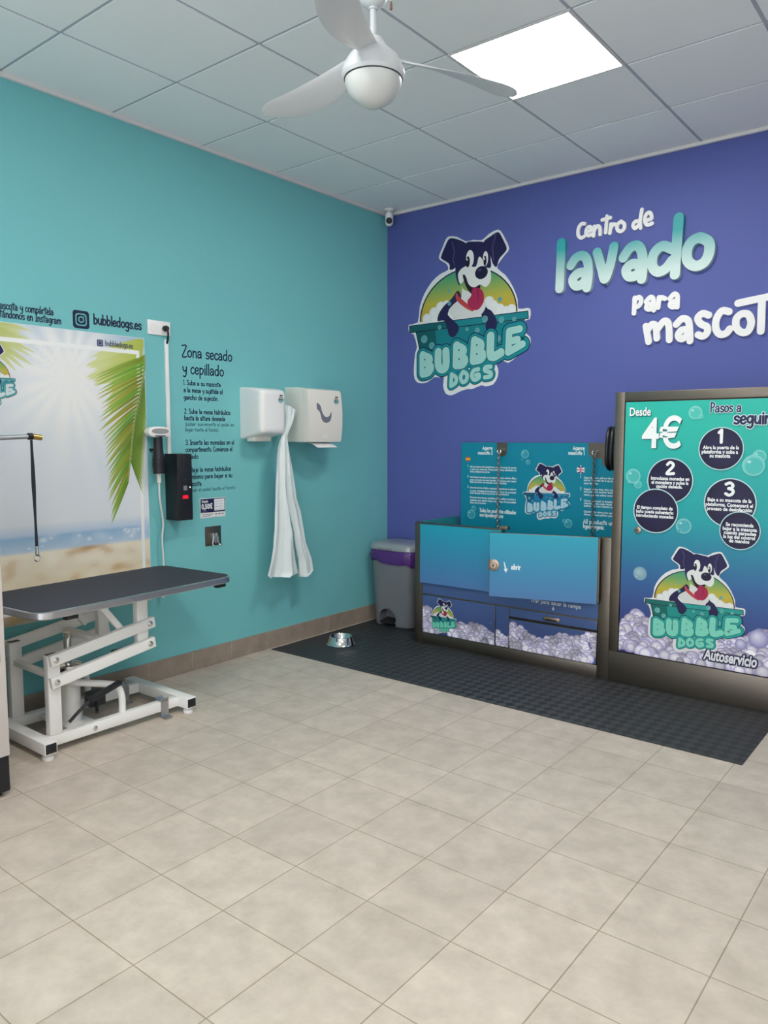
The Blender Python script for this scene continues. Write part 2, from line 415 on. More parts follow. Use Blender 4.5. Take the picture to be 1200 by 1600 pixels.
# handwritten alphabet: advance, strokes (ascender 1, x-height .6)
G = {
'a': (.56, [[(.06,.46),(.2,.6),(.36,.56),(.42,.4),(.42,.02)], [(.41,.34),(.2,.33),(.06,.2),(.12,.03),(.28,.05),(.41,.24)]]),
'b': (.54, [[(.08,1),(.08,.02)], [(.08,.4),(.22,.58),(.4,.5),(.44,.28),(.34,.06),(.18,.02),(.08,.16)]]),
'c': (.46, [[(.4,.5),(.27,.6),(.1,.46),(.06,.24),(.16,.04),(.3,.02),(.4,.12)]]),
'd': (.56, [[(.42,.42),(.28,.58),(.1,.48),(.05,.24),(.14,.04),(.28,.04),(.42,.24)], [(.43,1),(.42,.02)]]),
'e': (.5, [[(.08,.28),(.36,.34),(.4,.46),(.28,.6),(.12,.5),(.05,.26),(.14,.05),(.28,.01),(.42,.12)]]),
'f': (.38, [[(.38,.92),(.24,1),(.16,.8),(.16,.0)], [(.03,.55),(.32,.58)]]),
'g': (.54, [[(.42,.46),(.26,.6),(.08,.46),(.07,.22),(.2,.08),(.36,.18),(.42,.42)], [(.43,.58),(.43,-.1),(.3,-.3),(.08,-.24)]]),
'h': (.54, [[(.08,1),(.08,.0)], [(.08,.36),(.24,.58),(.4,.5),(.43,.0)]]),
'i': (.2, [[(.1,.58),(.1,.0)], [(.1,.78),(.1,.8)]]),
'j': (.28, [[(.18,.58),(.18,-.14),(.06,-.28),(-.06,-.22)], [(.18,.78),(.18,.8)]]),
'k': (.5, [[(.08,1),(.08,0)], [(.4,.58),(.1,.26)], [(.18,.34),(.42,0)]]),
'l': (.22, [[(.1,1),(.1,.0)]]),
'm': (.78, [[(.08,.58),(.08,0)], [(.08,.36),(.22,.58),(.34,.5),(.36,.04)], [(.36,.36),(.5,.58),(.64,.5),(.67,0)]]),
'n': (.52, [[(.08,.6),(.08,0)], [(.08,.36),(.24,.58),(.38,.5),(.42,0)]]),
'o': (.54, [[(.26,.6),(.1,.48),(.06,.26),(.16,.05),(.32,.04),(.45,.22),(.43,.48),(.26,.6)]]),
'p': (.54, [[(.08,.58),(.08,-.34)], [(.08,.4),(.22,.58),(.4,.5),(.44,.28),(.32,.06),(.16,.06),(.08,.16)]]),
'q': (.54, [[(.42,.46),(.26,.6),(.08,.46),(.07,.22),(.2,.06),(.36,.16),(.42,.42)], [(.43,.58),(.43,-.34)]]),
'r': (.4, [[(.08,.58),(.08,0)], [(.08,.34),(.2,.56),(.36,.54)]]),
's': (.46, [[(.4,.5),(.26,.6),(.1,.52),(.12,.36),(.32,.26),(.38,.12),(.24,.01),(.06,.08)]]),
't': (.4, [[(.2,.92),(.18,.0)], [(-.06,.66),(.46,.76)]]),
'u': (.54, [[(.08,.58),(.08,.18),(.2,.03),(.34,.1),(.42,.3)], [(.43,.58),(.43,0)]]),
'v': (.48, [[(.06,.58),(.22,.02),(.42,.6)]]),
'y': (.5, [[(.07,.58),(.1,.3),(.24,.2),(.4,.34)], [(.43,.58),(.4,.0),(.28,-.28),(.08,-.24)]]),
'z': (.48, [[(.08,.56),(.4,.56),(.06,.02),(.42,.04)]]),
'x': (.46, [[(.06,.58),(.4,0)], [(.4,.58),(.06,0)]]),
'A': (.62, [[(.06,0),(.28,.96),(.52,0)], [(.12,.34),(.46,.34)]]),
'B': (.56, [[(.08,1),(.08,0)], [(.08,.98),(.36,.9),(.36,.62),(.1,.52)], [(.1,.52),(.44,.44),(.42,.1),(.08,.02)]]),
'C': (.56, [[(.48,.86),(.32,1),(.12,.8),(.06,.4),(.16,.06),(.34,.0),(.5,.14)]]),
'D': (.6, [[(.08,1),(.08,0)], [(.08,.98),(.38,.86),(.5,.5),(.38,.1),(.08,.02)]]),
'I': (.36, [[(.18,1),(.18,0)], [(.04,.98),(.32,.98)], [(.04,.02),(.32,.02)]]),
'O': (.66, [[(.32,1),(.12,.82),(.07,.4),(.2,.04),(.42,.04),(.56,.4),(.5,.84),(.32,1)]]),
'P': (.54, [[(.1,1),(.08,0)], [(.08,.98),(.38,.92),(.44,.7),(.32,.5),(.1,.46)]]),
'S': (.54, [[(.46,.86),(.3,1),(.1,.84),(.16,.6),(.4,.42),(.46,.18),(.28,0),(.06,.1)]]),
'T': (.5, [[(-.02,.96),(.52,1)], [(.25,.98),(.24,0)]]),
'Z': (.58, [[(.04,.98),(.5,.98),(.06,.02),(.54,.04)]]),
'1': (.32, [[(.06,.78),(.2,.98),(.2,0)]]),
'2': (.5, [[(.08,.8),(.24,1),(.42,.82),(.36,.56),(.06,.02),(.46,.04)]]),
'3': (.5, [[(.06,.88),(.26,1),(.42,.82),(.36,.6),(.2,.54)], [(.2,.54),(.42,.42),(.42,.16),(.24,0),(.06,.12)]]),
'4': (.52, [[(.3,1),(.06,.34),(.48,.34)], [(.36,.6),(.36,0)]]),
'.': (.2, [[(.1,.02),(.1,.04)]]), ',': (.2, [[(.12,.04),(.07,-.12)]]), '(': (.3, [[(.24,1),(.1,.6),(.1,.3),(.24,-.1)]]), ')': (.3, [[(.06,1),(.2,.6),(.2,.3),(.06,-.1)]]),
' ': (.36, []), "'": (.2, [[(.1,1),(.08,.8)]]), '€': (.6, [[(.5,.86),(.34,.98),(.16,.8),(.1,.4),(.2,.06),(.36,.02),(.5,.14)], [(0,.6),(.4,.6)], [(0,.4),(.38,.4)]]),
}
def layout(body):
    x = 0; out = []
    acc = {'á': 'a', 'é': 'e', 'í': 'i', 'ó': 'o', 'ú': 'u', 'ñ': 'n'}
    for ch in body:
        b = acc.get(ch, ch)
        adv, st = G.get(b, G.get(b.lower(), (.4, [])))
        if ch == 'í': st = st[:1]
        for q in st: out.append([(x+p[0], p[1]) for p in (smooth(q, 4) if len(q) > 3 else q)])
        if ch in 'áéíóú': out.append([(x+adv*.4, .74), (x+adv*.62, .92)])
        if ch == 'ñ': out.append([(x+.1, .74), (x+.38, .82)])
        x += adv
    return x, out

# ------------------------------------------------------------------ the emblem (dog in a bath tub), traced once, unit width
def cr(x, y):                                   # trace point -> unit coordinates
    p = at(620+x/5, 340+y/5, 1, 0.0); return ((p.x-.22)/1.036, (p.z-1.764)/1.036)
CR = lambda *pts: [cr(*p) for p in pts]
def emblem(P, u, v, wd, L=2, small=False, teal=(22, 122, 132), pale=(160, 208, 202), plain=False):
    T = lambda pts: [(u+p[0]*wd, v+p[1]*wd) for p in pts]
    S = lambda pts, k=3, closed=True: T(smooth(CR(*pts), k, closed))
    navy = (36, 32, 78); white = (226, 228, 230)
    q = wd/1040                                 # pen scale
    P.poly(S([(405,148),(470,150),(540,186),(600,174),(665,176),(720,128),(780,96),(812,104),(848,165),(880,240),(852,284),(805,345),(785,395),(850,450),(908,540),(945,640),(950,712),(1020,706),(1046,722),(1040,792),(1000,806),(1016,850),(1012,905),(1040,930),(1046,980),(1014,1036),(940,1085),(870,1136),(824,1112),(778,1142),(792,1180),(790,1240),(752,1304),(690,1318),(660,1310),(590,1340),(550,1340),(490,1360),(430,1388),(382,1374),(362,1310),(368,1248),(330,1250),(294,1246),(240,1286),(178,1294),(140,1262),(134,1180),(144,1060),(158,1010),(132,912),(100,902),(94,838),(164,820),(180,700),(214,600),(276,500),(345,438),(402,408),(388,362),(340,332),(330,300),(356,238),(380,178)], 2), white, L)
    arch = [(562+382*math.cos(a), 775-385*math.sin(a)) for a in [PI*(1-i/26) for i in range(27)]]
    arch = [(x, y-(x-562)*.11) for x, y in arch]
    P.poly(T(CR(*arch)), (30, 30, 52), L+1)
    arch2 = [(562+372*math.cos(a), 775-375*math.sin(a)) for a in [PI*(1-i/26) for i in range(27)]]
    arch2 = [(x, y-(x-562)*.11) for x, y in arch2]
    v0, v1 = v+.48*wd, v+.84*wd
    def sunset(a, b):
        t = min(max((b-v0)/(v1-v0), 0), 1); A, B, C = (208, 152, 44), (190, 178, 70), (78, 158, 120)
        return tuple(A[i]+(B[i]-A[i])*t*2 for i in range(3)) if t < .5 else tuple(B[i]+(C[i]-B[i])*(t*2-1) for i in range(3))
    pts = T(CR(*arch2)); n = len(pts)
    for i in range(n//2):                       # horizontal bands so the gradient interpolates
        P.poly([pts[i], pts[i+1], pts[n-2-i], pts[n-1-i]], sunset, L+2)
    for x, y, r in [(235,790,38),(290,745,42),(345,705,46),(390,690,40),(300,800,50),(720,660,42),(745,700,52),(800,725,48),(850,735,40),(895,718,38),(700,740,60),(400,760,60)]:
        c = cr(x, y); P.disc(u+c[0]*wd, v+c[1]*wd, r*q, r*q, (232, 234, 234), (222, 226, 228), L+3, 18)
    # tub
    P.poly(T(CR((145,880),(1005,775),(985,900),(960,1010),(300,1110),(180,1050))), (30,26,48), L+4)
    P.poly(T(CR((152,890),(998,785),(975,900),(950,1000),(300,1100),(188,1040))), teal, L+5)
    P.poly(T(CR((152,890),(300,872),(320,1080),(188,1040))), tuple(c*.72 for c in teal), L+6)
    P.poly(T(CR((98,845),(1028,726),(1032,790),(100,904))), (30,26,48), L+7)
    P.poly(T(CR((106,850),(1022,734),(1025,784),(108,896))), (min(teal[0]+8, 255), teal[1]+8, teal[2]+8), L+8)
    P.poly(T(CR((106,850),(395,814),(395,860),(108,896))), tuple(c*.75 for c in teal), L+9)
    # dog: ears, body, head
    P.poly(S([(412,165),(470,168),(540,200),(535,235),(485,290),(466,372),(445,402),(414,406),(410,362),(350,322),(350,295),(380,220)]), navy, L+9)
    P.poly(S([(680,190),(735,145),(780,116),(806,124),(838,185),(860,240),(842,276),(802,322),(780,386),(752,362),(736,310),(720,240)]), navy, L+9)
    if not small:
        P.stroke(T(CR((432,190),(452,260),(440,330),(452,372))), 4*q, (84, 76, 120), L+10)
        P.stroke(T(CR((775,130),(748,230),(756,330))), 4*q, (84, 76, 120), L+10)
    P.poly(S([(480,570),(510,650),(430,710),(400,760),(474,832),(484,880),(460,922),(438,936),(410,920),(398,880),(372,806),(320,810),(330,750),(370,690),(430,632)]), navy, L+10)
    P.poly(S([(676,610),(700,700),(742,730),(782,800),(782,850),(762,882),(704,878),(694,840),(702,800),(660,762),(690,700)]), navy, L+10)
    P.poly(S([(415,710),(500,640),(560,700),(640,715),(690,650),(694,700),(664,752),(604,782),(544,776),(470,788),(412,752)]), (214, 216, 214), L+11)
    P.poly(S([(500,500),(520,560),(600,600),(600,680),(555,690),(505,640),(512,570)]), (218, 220, 218), L+11)
    P.poly(S([(540,200),(600,187),(690,195),(726,250),(734,330),(722,400),(560,400),(500,440),(492,530),(468,480),(458,400),(470,300)]), navy, L+12)
    P.poly(S([(470,590),(490,620),(560,680),(602,716),(590,732),(530,702),(472,650),(460,612)]), (190, 66, 70), L+12)
    P.poly(S([(556,376),(618,384),(642,308),(668,325),(692,385),(728,400),(738,470),(722,520),(690,542),(650,522),(602,548),(556,520),(545,470),(500,520),(480,470),(484,430),(512,396)]), (226, 228, 226), L+13)
    P.poly(S([(516,455),(536,452),(562,520),(602,546),(652,526),(645,560),(600,575),(588,600),(545,545)]), (40, 20, 44), L+14)
    P.poly(S([(592,556),(642,550),(676,582),(682,640),(662,692),(630,722),(590,717),(560,688),(554,650),(582,610)]), (168, 38, 82), L+15)
    for x, y, a, b, c, d in [(572,322,34,62,(232,234,232),L+13),(694,320,22,52,(232,234,232),L+13),(556,346,18,40,(28,24,44),L+15),(690,338,13,36,(28,24,44),L+15),(662,430,54,46,(30,26,58),L+15)]:
        e = cr(x, y); P.disc(u+e[0]*wd, v+e[1]*wd, a*q, b*q, c, c, d, 20)
    if not small:
        for x, y in ((550,328),(686,322)):
            e = cr(x, y); P.disc(u+e[0]*wd, v+e[1]*wd, 6*q, 9*q, white, white, L+16, 10)
        e = cr(650, 410); P.disc(u+e[0]*wd, v+e[1]*wd, 16*q, 9*q, (96,90,120), (60,54,90), L+16, 12)
        P.stroke(T(CR((632,560),(640,620),(630,660))), 3*q, (120, 20, 60), L+16)
    for x, y, r in [(335,858,17),(412,672,16),(690,792,24),(818,798,22),(918,792,17),(550,872,14),(630,880,20),(215,950,30),(275,1000,26),(410,575,12),(808,638,18),(790,945,24)]:
        e = cr(x, y); P.disc(u+e[0]*wd, v+e[1]*wd, r*q, r*q, tuple(c*.6+70 for c in teal), tuple(c*.6+92 for c in teal), L+16, 14, off=(-.3, .3))
    # lettering
    big = [[[(205,1075),(205,1215)],[(205,1080),(255,1100),(245,1135),(210,1140)],[(210,1145),(265,1165),(250,1205),(205,1220)]],
           [[(325,1050),(325,1150),(350,1185),(385,1160),(385,1045)]],
           [[(470,1000),(465,1150)],[(470,1005),(520,1030),(510,1065),(475,1075)],[(475,1078),(530,1105),(515,1145),(465,1152)]],
           [[(610,960),(600,1115)],[(610,965),(655,985),(650,1025),(612,1040)],[(612,1042),(672,1065),(655,1105),(600,1118)]],
           [[(735,925),(738,1085),(815,1055)]],
           [[(962,870),(880,888)],[(880,888),(872,1052)],[(872,1052),(984,988)],[(876,970),(945,952)]]]
    sml = [[[(430,1225),(425,1315)],[(430,1225),(465,1250),(462,1290),(425,1315)]],
           [[(520,1205),(500,1245),(515,1285),(545,1270),(550,1225),(520,1205)]],
           [[(640,1184),(602,1196),(588,1236),(608,1268),(644,1250),(642,1226)],[(642,1226),(620,1230)]],
           [[(735,1165),(695,1170),(690,1195),(735,1212),(732,1240),(690,1248)]]]
    for rad, col, l_ in ((60, (24, 30, 66), 17), (53, tuple(min(255, c*1.12) for c in teal), 18)):
        for lt in big:
            for st in lt: P.stroke(T(smooth(CR(*st), 3)), rad*q, col, L+l_, 8)
        for lt in sml:
            for st in lt: P.stroke(T(smooth(CR(*st), 3)), rad*.6*q, col, L+l_, 8)
    for i, (lt, k) in enumerate([(a, 1) for a in big[:-1]] + [(big[-1], .8)] + [(a, .5) for a in sml]):
        for rad, col, dl in ((38, tuple(c*.8 for c in teal), 0), (32, pale, 1)):
            for st in lt: P.stroke(T(smooth(CR(*st), 3)), rad*k*q, col, L+20+2*i+dl, 8)
    for b in ((222,1110),(222,1172),(488,1036),(490,1105),(628,996),(628,1066)):   # the small counters of the letters
        e = cr(*b); P.disc(u+e[0]*wd, v+e[1]*wd, 7*q, 6*q, tuple(c*.8 for c in teal), tuple(c*.8 for c in teal), L+64, 10)
def foam(P, u0, v0, u1, v1, top, n, L0, rmin, rmax, seed=1):
    """printed soap foam: many overlapping round bubbles below the line top(u)"""
    rd = random.Random(seed); bs = []
    for _ in range(n):
        uu = rd.uniform(u0, u1); tt = top(uu); vv = v0 + (tt-v0)*rd.random()**.8
        bs.append((vv, uu, rd.uniform(rmin, rmax)))
    bs.sort(reverse=True)
    for i, (vv, uu, r) in enumerate(bs):
        hi = (vv-v0)/max(top(uu)-v0, .001)
        k = .96 + .34*noise.noise(Vector((uu*14, vv*14, seed))) + rd.uniform(-.1, .1) - .06*hi
        w3 = lambda c: tuple(min(255, x*k) for x in c)
        P.disc(uu, vv, r, r, w3((255, 253, 255)), w3((158, 148, 198)), L0+i*.12, 16, off=(-.15, .35), clip=(u0, v0, u1, v1), mid=(.6, w3((226, 220, 238))))
def bubble(P, u, v, r, L, bg, tint=(220, 240, 238)):
    mid = tuple(bg[i]*.8+tint[i]*.2 for i in range(3)); ed = tuple(bg[i]*.45+tint[i]*.55 for i in range(3))
    P.disc(u, v, r, r, mid, ed, L, 22, off=(.2, -.2), mid=(.7, mid))
    P.disc(u-r*.4, v+r*.35, r*.25, r*.18, tint, mid, L+1, 12)

# ================================================================== THE ROOM
bm = NB(); box(bm, (-.1, FY-.1, -.1), (RX+.1, .1, 0)); struct('floor', bm, M['floor'])
bm = NB(); box(bm, (-.1, FY, 0), (0, 0, H+.12)); struct('wall_left', bm, M['wall_teal'])
bm = NB(); box(bm, (-.1, 0, 0), (RX+.1, .1, H+.12)); struct('wall_back', bm, M['wall_blue'])
bm = NB(); box(bm, (RX, FY, 0), (RX+.1, 0, H+.12)); struct('wall_right', bm, M['wall_white'])
bm = NB(); box(bm, (-.1, FY-.1, 0), (1.2, FY, H+.12)); box(bm, (5.0, FY-.1, 0), (RX+.1, FY, H+.12)); box(bm, (1.2, FY-.1, 2.6), (5.0, FY, H+.12)); struct('wall_front', bm, M['wall_white'])
def m_glass():
    m = bpy.data.materials.new('added_window_glass'); m.use_nodes = True; n = m.node_tree.nodes; l = m.node_tree.links
    a = n.new('ShaderNodeBsdfTransparent'); b = n.new('ShaderNodeBsdfGlossy'); b.inputs['Roughness'].default_value = .02
    x = n.new('ShaderNodeMixShader'); x.inputs[0].default_value = .06; l.new(a.outputs[0], x.inputs[1]); l.new(b.outputs[0], x.inputs[2]); l.new(x.outputs[0], n['Material Output'].inputs[0]); return m
bm = NB()
for x in (1.2, 2.45, 3.7, 4.95): box(bm, (x, FY-.07, 0), (x+.05, FY-.02, 2.6))
for z in (0, 2.55): box(bm, (1.2, FY-.07, z), (5.0, FY-.02, z+.05))
box(bm, (1.25, FY-.05, .05), (4.95, FY-.044, 2.55), mi=1); struct('added_window_1', bm, [M['alu'], m_glass()])  # unseen window, added so daylight brightens the room
GX, GY, TW = .57, -3.0, .6
bm = NB(); box(bm, (-.1, FY-.1, H+.03), (RX+.1, .1, H+.13), mi=1)
xs = [0] + [GX+TW*i for i in range(20) if 0 < GX+TW*i < RX] + [RX]
ys = [FY] + sorted(GY+TW*j for j in range(-9, 6) if FY < GY+TW*j < 0) + [0]
g = .009
for i in range(len(xs)-1):
    for j in range(len(ys)-1):
        cx, cy = (xs[i]+xs[i+1])/2, (ys[j]+ys[j+1])/2
        if any(abs(cx-l[0]) < .1 and abs(cy-l[1]) < .1 for l in LAMPS): continue
        if xs[i+1]-xs[i] > .03 and ys[j+1]-ys[j] > .03:
            box(bm, (xs[i]+g, ys[j]+g, H), (xs[i+1]-g, ys[j+1]-g, H+.03))
for x in xs[1:-1]: box(bm, (x-g, FY, H+.005), (x+g, 0, H+.03), mi=1)
for y in ys[1:-1]: box(bm, (0, y-g, H+.0055), (RX, y+g, H+.03), mi=1)
struct('ceiling', bm, [M['tile_ceiling'], M['tbar']])
bm = NB(); box(bm, (0, FY, H-.02), (.022, 0, H), .003); struct('trim_1', bm, M['trim'])
bm = NB(); box(bm, (.022, -.022, H-.02), (RX, 0, H), .003); struct('trim_2', bm, M['trim'])
bm = NB(); box(bm, (0, FY, 0), (.009, 0, .12), .002); struct('baseboard_left', bm, M['base_l'])
bm = NB(); box(bm, (.009, -.009, 0), (RX, 0, .12), .002); struct('baseboard_back', bm, M['base_b'])

# ------------------------------------------------------------------ ceiling lamps, fan, camera
for i, (x, y) in enumerate(LAMPS):
    lab = 'lit square white ceiling panel lamp above the dog washing tub' if i == 0 else 'lit square ceiling panel lamp out of view'
    t = thing('ceiling_lamp', lab, 'ceiling light', (x, y, H), 'square ceiling panel lamps')
    if i: t['label'] = ['', 'lit square panel lamp on the far side of the ceiling fan from the washing tub', 'unseen square panel lamp added to light the middle of the right half of the room', 'unseen square panel lamp added near the made-up window in the right half of the room'][i]
    bm = NB()
    for a, b in (((-.298, -.298), (.298, -.288)), ((-.298, .288), (.298, .298)), ((-.298, -.288), (-.288, .288)), ((.288, -.288), (.298, .288))):
        box(bm, (x+a[0], y+a[1], H-.004), (x+b[0], y+b[1], H+.02))
    obj('frame', bm, M['trim'], t)
    bm = NB(); box(bm, (x-.288, y-.288, H-.001), (x+.288, y+.288, H+.012)); obj('diffuser', bm, M['diffuser'], t)

fx, fy = 2.07, -2.7
t = thing('ceiling_fan', 'white three bladed ceiling fan with round opal light globe hanging from the tiled ceiling', 'ceiling fan', (fx, fy, H))
bm = NB(); lathe(bm, [(.075, 0), (.078, -.03), (.075, -.14), (.062, -.21), (.04, -.255), (.02, -.268)], (fx, fy, H)); obj('canopy', bm, M['fan'], t)
bm = NB(); lathe(bm, [(.011, -.25), (.011, -.40)], (fx, fy, H), 16); lathe(bm, [(.016, -.262), (.016, -.275)], (fx, fy, H), 16); obj('rod', bm, M['fan'], t)
bm = NB(); lathe(bm, [(.014, -.365), (.036, -.372), (.044, -.392), (.062, -.41), (.085, -.43), (.1, -.455), (.108, -.475), (.11, -.492), (.104, -.503)], (fx, fy, H), 40); obj('motor_housing', bm, M['fan'], t)
bm = NB(); lathe(bm, [(.101, -.500), (.101, -.506)], (fx, fy, H), 40); obj('gasket', bm, M['dark'], t)
bm = NB(); lathe(bm, [(.099, -.505), (.098, -.52), (.088, -.545), (.068, -.57), (.04, -.588), (.015, -.595), (0, -.596)], (fx, fy, H), 40); obj('light_globe', bm, M['globe'], t)
for dirv in (140, 20, 260):
    a = YAW + math.radians(dirv)
    bm = NB(); e = Vector((math.cos(a), math.sin(a), 0)); s = Vector((-e.y, e.x, 0)); secs = []
    for k in range(25):
        q = k/24; r = .06 + .50*q
        wd = (.030 + .036*math.sin(min(q*1.5, 1)*PI/2)) * (math.sqrt(max(1-((q-.8)/.205)**2, .02)) if q > .8 else 1)
        tw = math.radians(26*(1-q)+6); off = -.036*math.sin(q*PI)
        z = H - .455 - .02*q + .03*(1-q)**2
        cpt = Vector((fx, fy, z)) + e*r + s*off
        X = s*math.cos(tw) + Vector((0, 0, 1))*math.sin(tw); N = Vector((0, 0, 1))*math.cos(tw) - s*math.sin(tw)
        th = .006*(1-.5*q)
        secs.append([cpt + X*wd*math.cos(j*2*PI/14) + N*th*math.sin(j*2*PI/14) for j in range(14)])
    loft(bm, secs); obj('blade', bm, M['fan'], t)
bm = NB(); c = at(611, 8, 1, fy+.02); tube(bm, [(c.x, c.y, H), (c.x, c.y, c.z+.01)], .0016, 6); obj('pull_chain', bm, M['white'], t)
bm = NB(); lathe(bm, [(.002, .012), (.005, 0), (.005, -.014), (0, -.018)], c, 10); obj('chain_knob', bm, mat('brown_knob', (120, 92, 84), .5), t)

sx, sy = .10, -.105
t = thing('security_camera', 'small white security camera with black lens in the ceiling corner', 'security camera', (sx, sy, H))
bm = NB(); lathe(bm, [(.036, 0), (.036, -.008), (.03, -.014), (.012, -.016), (.012, -.03)], (sx, sy, H), 24); obj('mount', bm, M['white'], t)
d = Vector((CAM.x-sx, CAM.y-sy, 0)).normalized()
bm = NB(); lathe(bm, [(0, -.022), (.02, -.024), (.03, -.036), (.031, -.05), (.031, -.092), (.028, -.11), (.018, -.122), (0, -.126)], (sx, sy, H), 28); obj('housing', bm, M['white'], t)
bm = NB(); lathe(bm, [(.022, 0), (.024, .012), (.02, .016), (0, .017)], Vector((sx, sy, H-.092)) + d*.02, 24, d); obj('lens', bm, M['black'], t)

# ------------------------------------------------------------------ violet wall: raised slogan and emblem
def raised(name, label, strokes_by_letter, rad, depth, m, grad=None):
    """cut-out letters standing off the violet wall; each letter is one part"""
    allp = [at(840+x/3.3333, 300+y/3.3333, 1, -.01) for L in strokes_by_letter for st in L for x, y in st]
    t = thing(name, label, 'wall lettering', (sum(p.x for p in allp)/len(allp), 0, min(p.z for p in allp)))
    for Lt in strokes_by_letter:
        bm = NB()
        for j, st in enumerate(Lt):
            pts = [(p.x, p.z) for p in (at(840+x/3.3333, 300+y/3.3333, 1, -.01) for x, y in st)]
            if len(pts) > 2: pts = smooth(pts, 5)
            rb = ribbon(pts, rad, 8); y1 = -.004-depth-j*.0007
            for k, f in enumerate(dabs(pts, rad, 24)):
                bm.faces.new([bm.verts.new((p[0], y1-.00001*k, p[1])) for p in f])
            o = rb['o']; a = [bm.verts.new((p[0], y1, p[1])) for p in o]; b = [bm.verts.new((p[0], -.0005, p[1])) for p in o]
            for k in range(len(o)): bm.faces.new((a[k], a[(k+1) % len(o)], b[(k+1) % len(o)], b[k]))
        obj('letter', bm, m, t, 0)
    return t
Lc = [[[(246,166),(228,168),(214,192),(213,225),(228,240),(244,232)]],
      [[(258,208),(279,200),(276,182),(260,188),(253,212),(266,228),(283,221)]],
      [[(297,180),(293,230)],[(295,205),(312,178),(326,188),(327,222)]],
      [[(338,146),(380,134)],[(363,127),(356,212)]],
      [[(384,168),(378,215)],[(382,192),(395,170),(412,171)]],
      [[(436,154),(418,170),(416,194),(432,206),(450,194),(453,168),(436,154)]],
      [[(528,152),(508,156),(499,176),(510,190),(528,172)],[(545,92),(536,150),(538,188)]],
      [[(562,150),(594,138),(588,110),(570,114),(559,146),(572,172),(598,164)]]]
raised('wall_lettering', 'small white raised words "Centro de" high on the violet wall', Lc, .0115, .012, M['letter_white'])
Ll = [[[(130,268),(126,390),(121,505)]],
      [[(180,385),(205,348),(240,334),(266,362),(272,430),(263,500)],[(266,425),(222,424),(190,458),(205,490),(240,482),(264,445)]],
      [[(317,318),(340,400),(357,455),(385,380),(404,288)]],
      [[(453,345),(488,295),(526,283),(550,320),(553,400),(548,455)],[(550,385),(500,378),(468,408),(482,442),(520,436),(548,400)]],
      [[(706,300),(656,285),(612,325),(603,385),(630,418),(672,402),(706,360)],[(741,138),(730,290),(721,432)]],
      [[(850,240),(896,264),(898,320),(872,370),(824,388),(786,358),(786,300),(812,258),(850,240)]]]
def m_grad():
    m = bpy.data.materials.new('teal_to_pale_letter_print'); m.use_nodes = True
    n = m.node_tree.nodes; l = m.node_tree.links; b = n['Principled BSDF']
    tc = n.new('ShaderNodeTexCoord'); sp = n.new('ShaderNodeSeparateXYZ'); l.new(tc.outputs['Object'], sp.inputs[0])
    mr = n.new('ShaderNodeMapRange'); mr.inputs[1].default_value = .05; mr.inputs[2].default_value = .27
    l.new(sp.outputs[2], mr.inputs[0]); cr_ = n.new('ShaderNodeValToRGB')
    cr_.color_ramp.elements[0].color = lin((206, 228, 224))+(1,); cr_.color_ramp.elements[1].color = lin((48, 164, 168))+(1,)
    l.new(mr.outputs[0], cr_.inputs[0]); l.new(cr_.outputs[0], b.inputs['Base Color']); b.inputs['Roughness'].default_value = .5
    return m
raised('wall_lettering', 'large raised word "lavado" fading teal to pale on the violet wall', Ll, .0305, .028, m_grad())
Lp = [[[(508,552),(503,632)],[(506,562),(530,549),(541,568),(528,594),(505,600)]],
      [[(566,572),(588,549),(604,560),(606,616)],[(604,584),(576,586),(568,604),(584,612),(602,596)]],
      [[(634,550),(629,602)],[(631,574),(645,551),(664,556)]],
      [[(690,556),(712,532),(729,544),(728,600)],[(727,568),(698,574),(692,592),(708,600),(726,582)]]]
raised('wall_lettering', 'small white raised word "para" under the large teal word', Lp, .0147, .012, M['letter_white'])
Lm = [[[(566,700),(580,780)],[(574,722),(598,690),(618,702),(623,762)],[(626,716),(660,674),(684,690),(688,770)]],
      [[(724,690),(756,660),(786,672),(794,720),(795,776)],[(792,716),(752,720),(734,748),(754,766),(790,738)]],
      [[(892,642),(860,634),(836,658),(852,688),(882,702),(886,730),(864,752),(838,744)]],
      [[(998,624),(962,620),(934,660),(930,712),(952,742),(984,736),(1002,714)]],
      [[(1074,634),(1100,640),(1114,680),(1098,724),(1066,732),(1038,708),(1036,664),(1056,640),(1074,634)]],
      [[(1046,580),(1110,566),(1180,552),(1250,536)],[(1170,562),(1164,725)]],
      [[(1235,645),(1265,615),(1294,626),(1302,674),(1303,732)],[(1300,670),(1262,674),(1244,702),(1264,720),(1298,694)]],
      [[(1400,592),(1368,584),(1344,608),(1360,638),(1390,652),(1394,680),(1372,702),(1346,694)]]]
raised('wall_lettering', 'white raised word "mascotas" running off the right edge of the violet wall', Lm, .0208, .014, M['letter_white'])
bm = NB(); P = Print((.22, -.001, 1.764), (1, 0, 0), (0, 0, 1), (0, -1, 0))
emblem(P, 0, 0, 1.036)
o = P.build('wall_emblem'); tag(o, 'large cut-out emblem of a dog in a teal bath tub on violet wall', 'wall emblem')

# ------------------------------------------------------------------ floor mat, bowl
bm = NB(); box(bm, (.034, -1.325, 0), (3.042, -.012, .004), .0015)
tag(obj('floor_mat', bm, M['mat']), 'black checkered rubber mat on the floor in front of the dog wash', 'floor mat')
Z0 = .004
bm = NB(); lathe(bm, [(.102, 0), (.104, .003), (.094, .012), (.082, .05), (.079, .058), (.075, .059), (.072, .055), (.066, .025), (.055, .014), (.0, .012)], (.322, -.93, Z0), 48)
tag(obj('dog_bowl', bm, M['chrome']), 'shiny steel dog bowl standing on the black rubber mat', 'dog bowl')

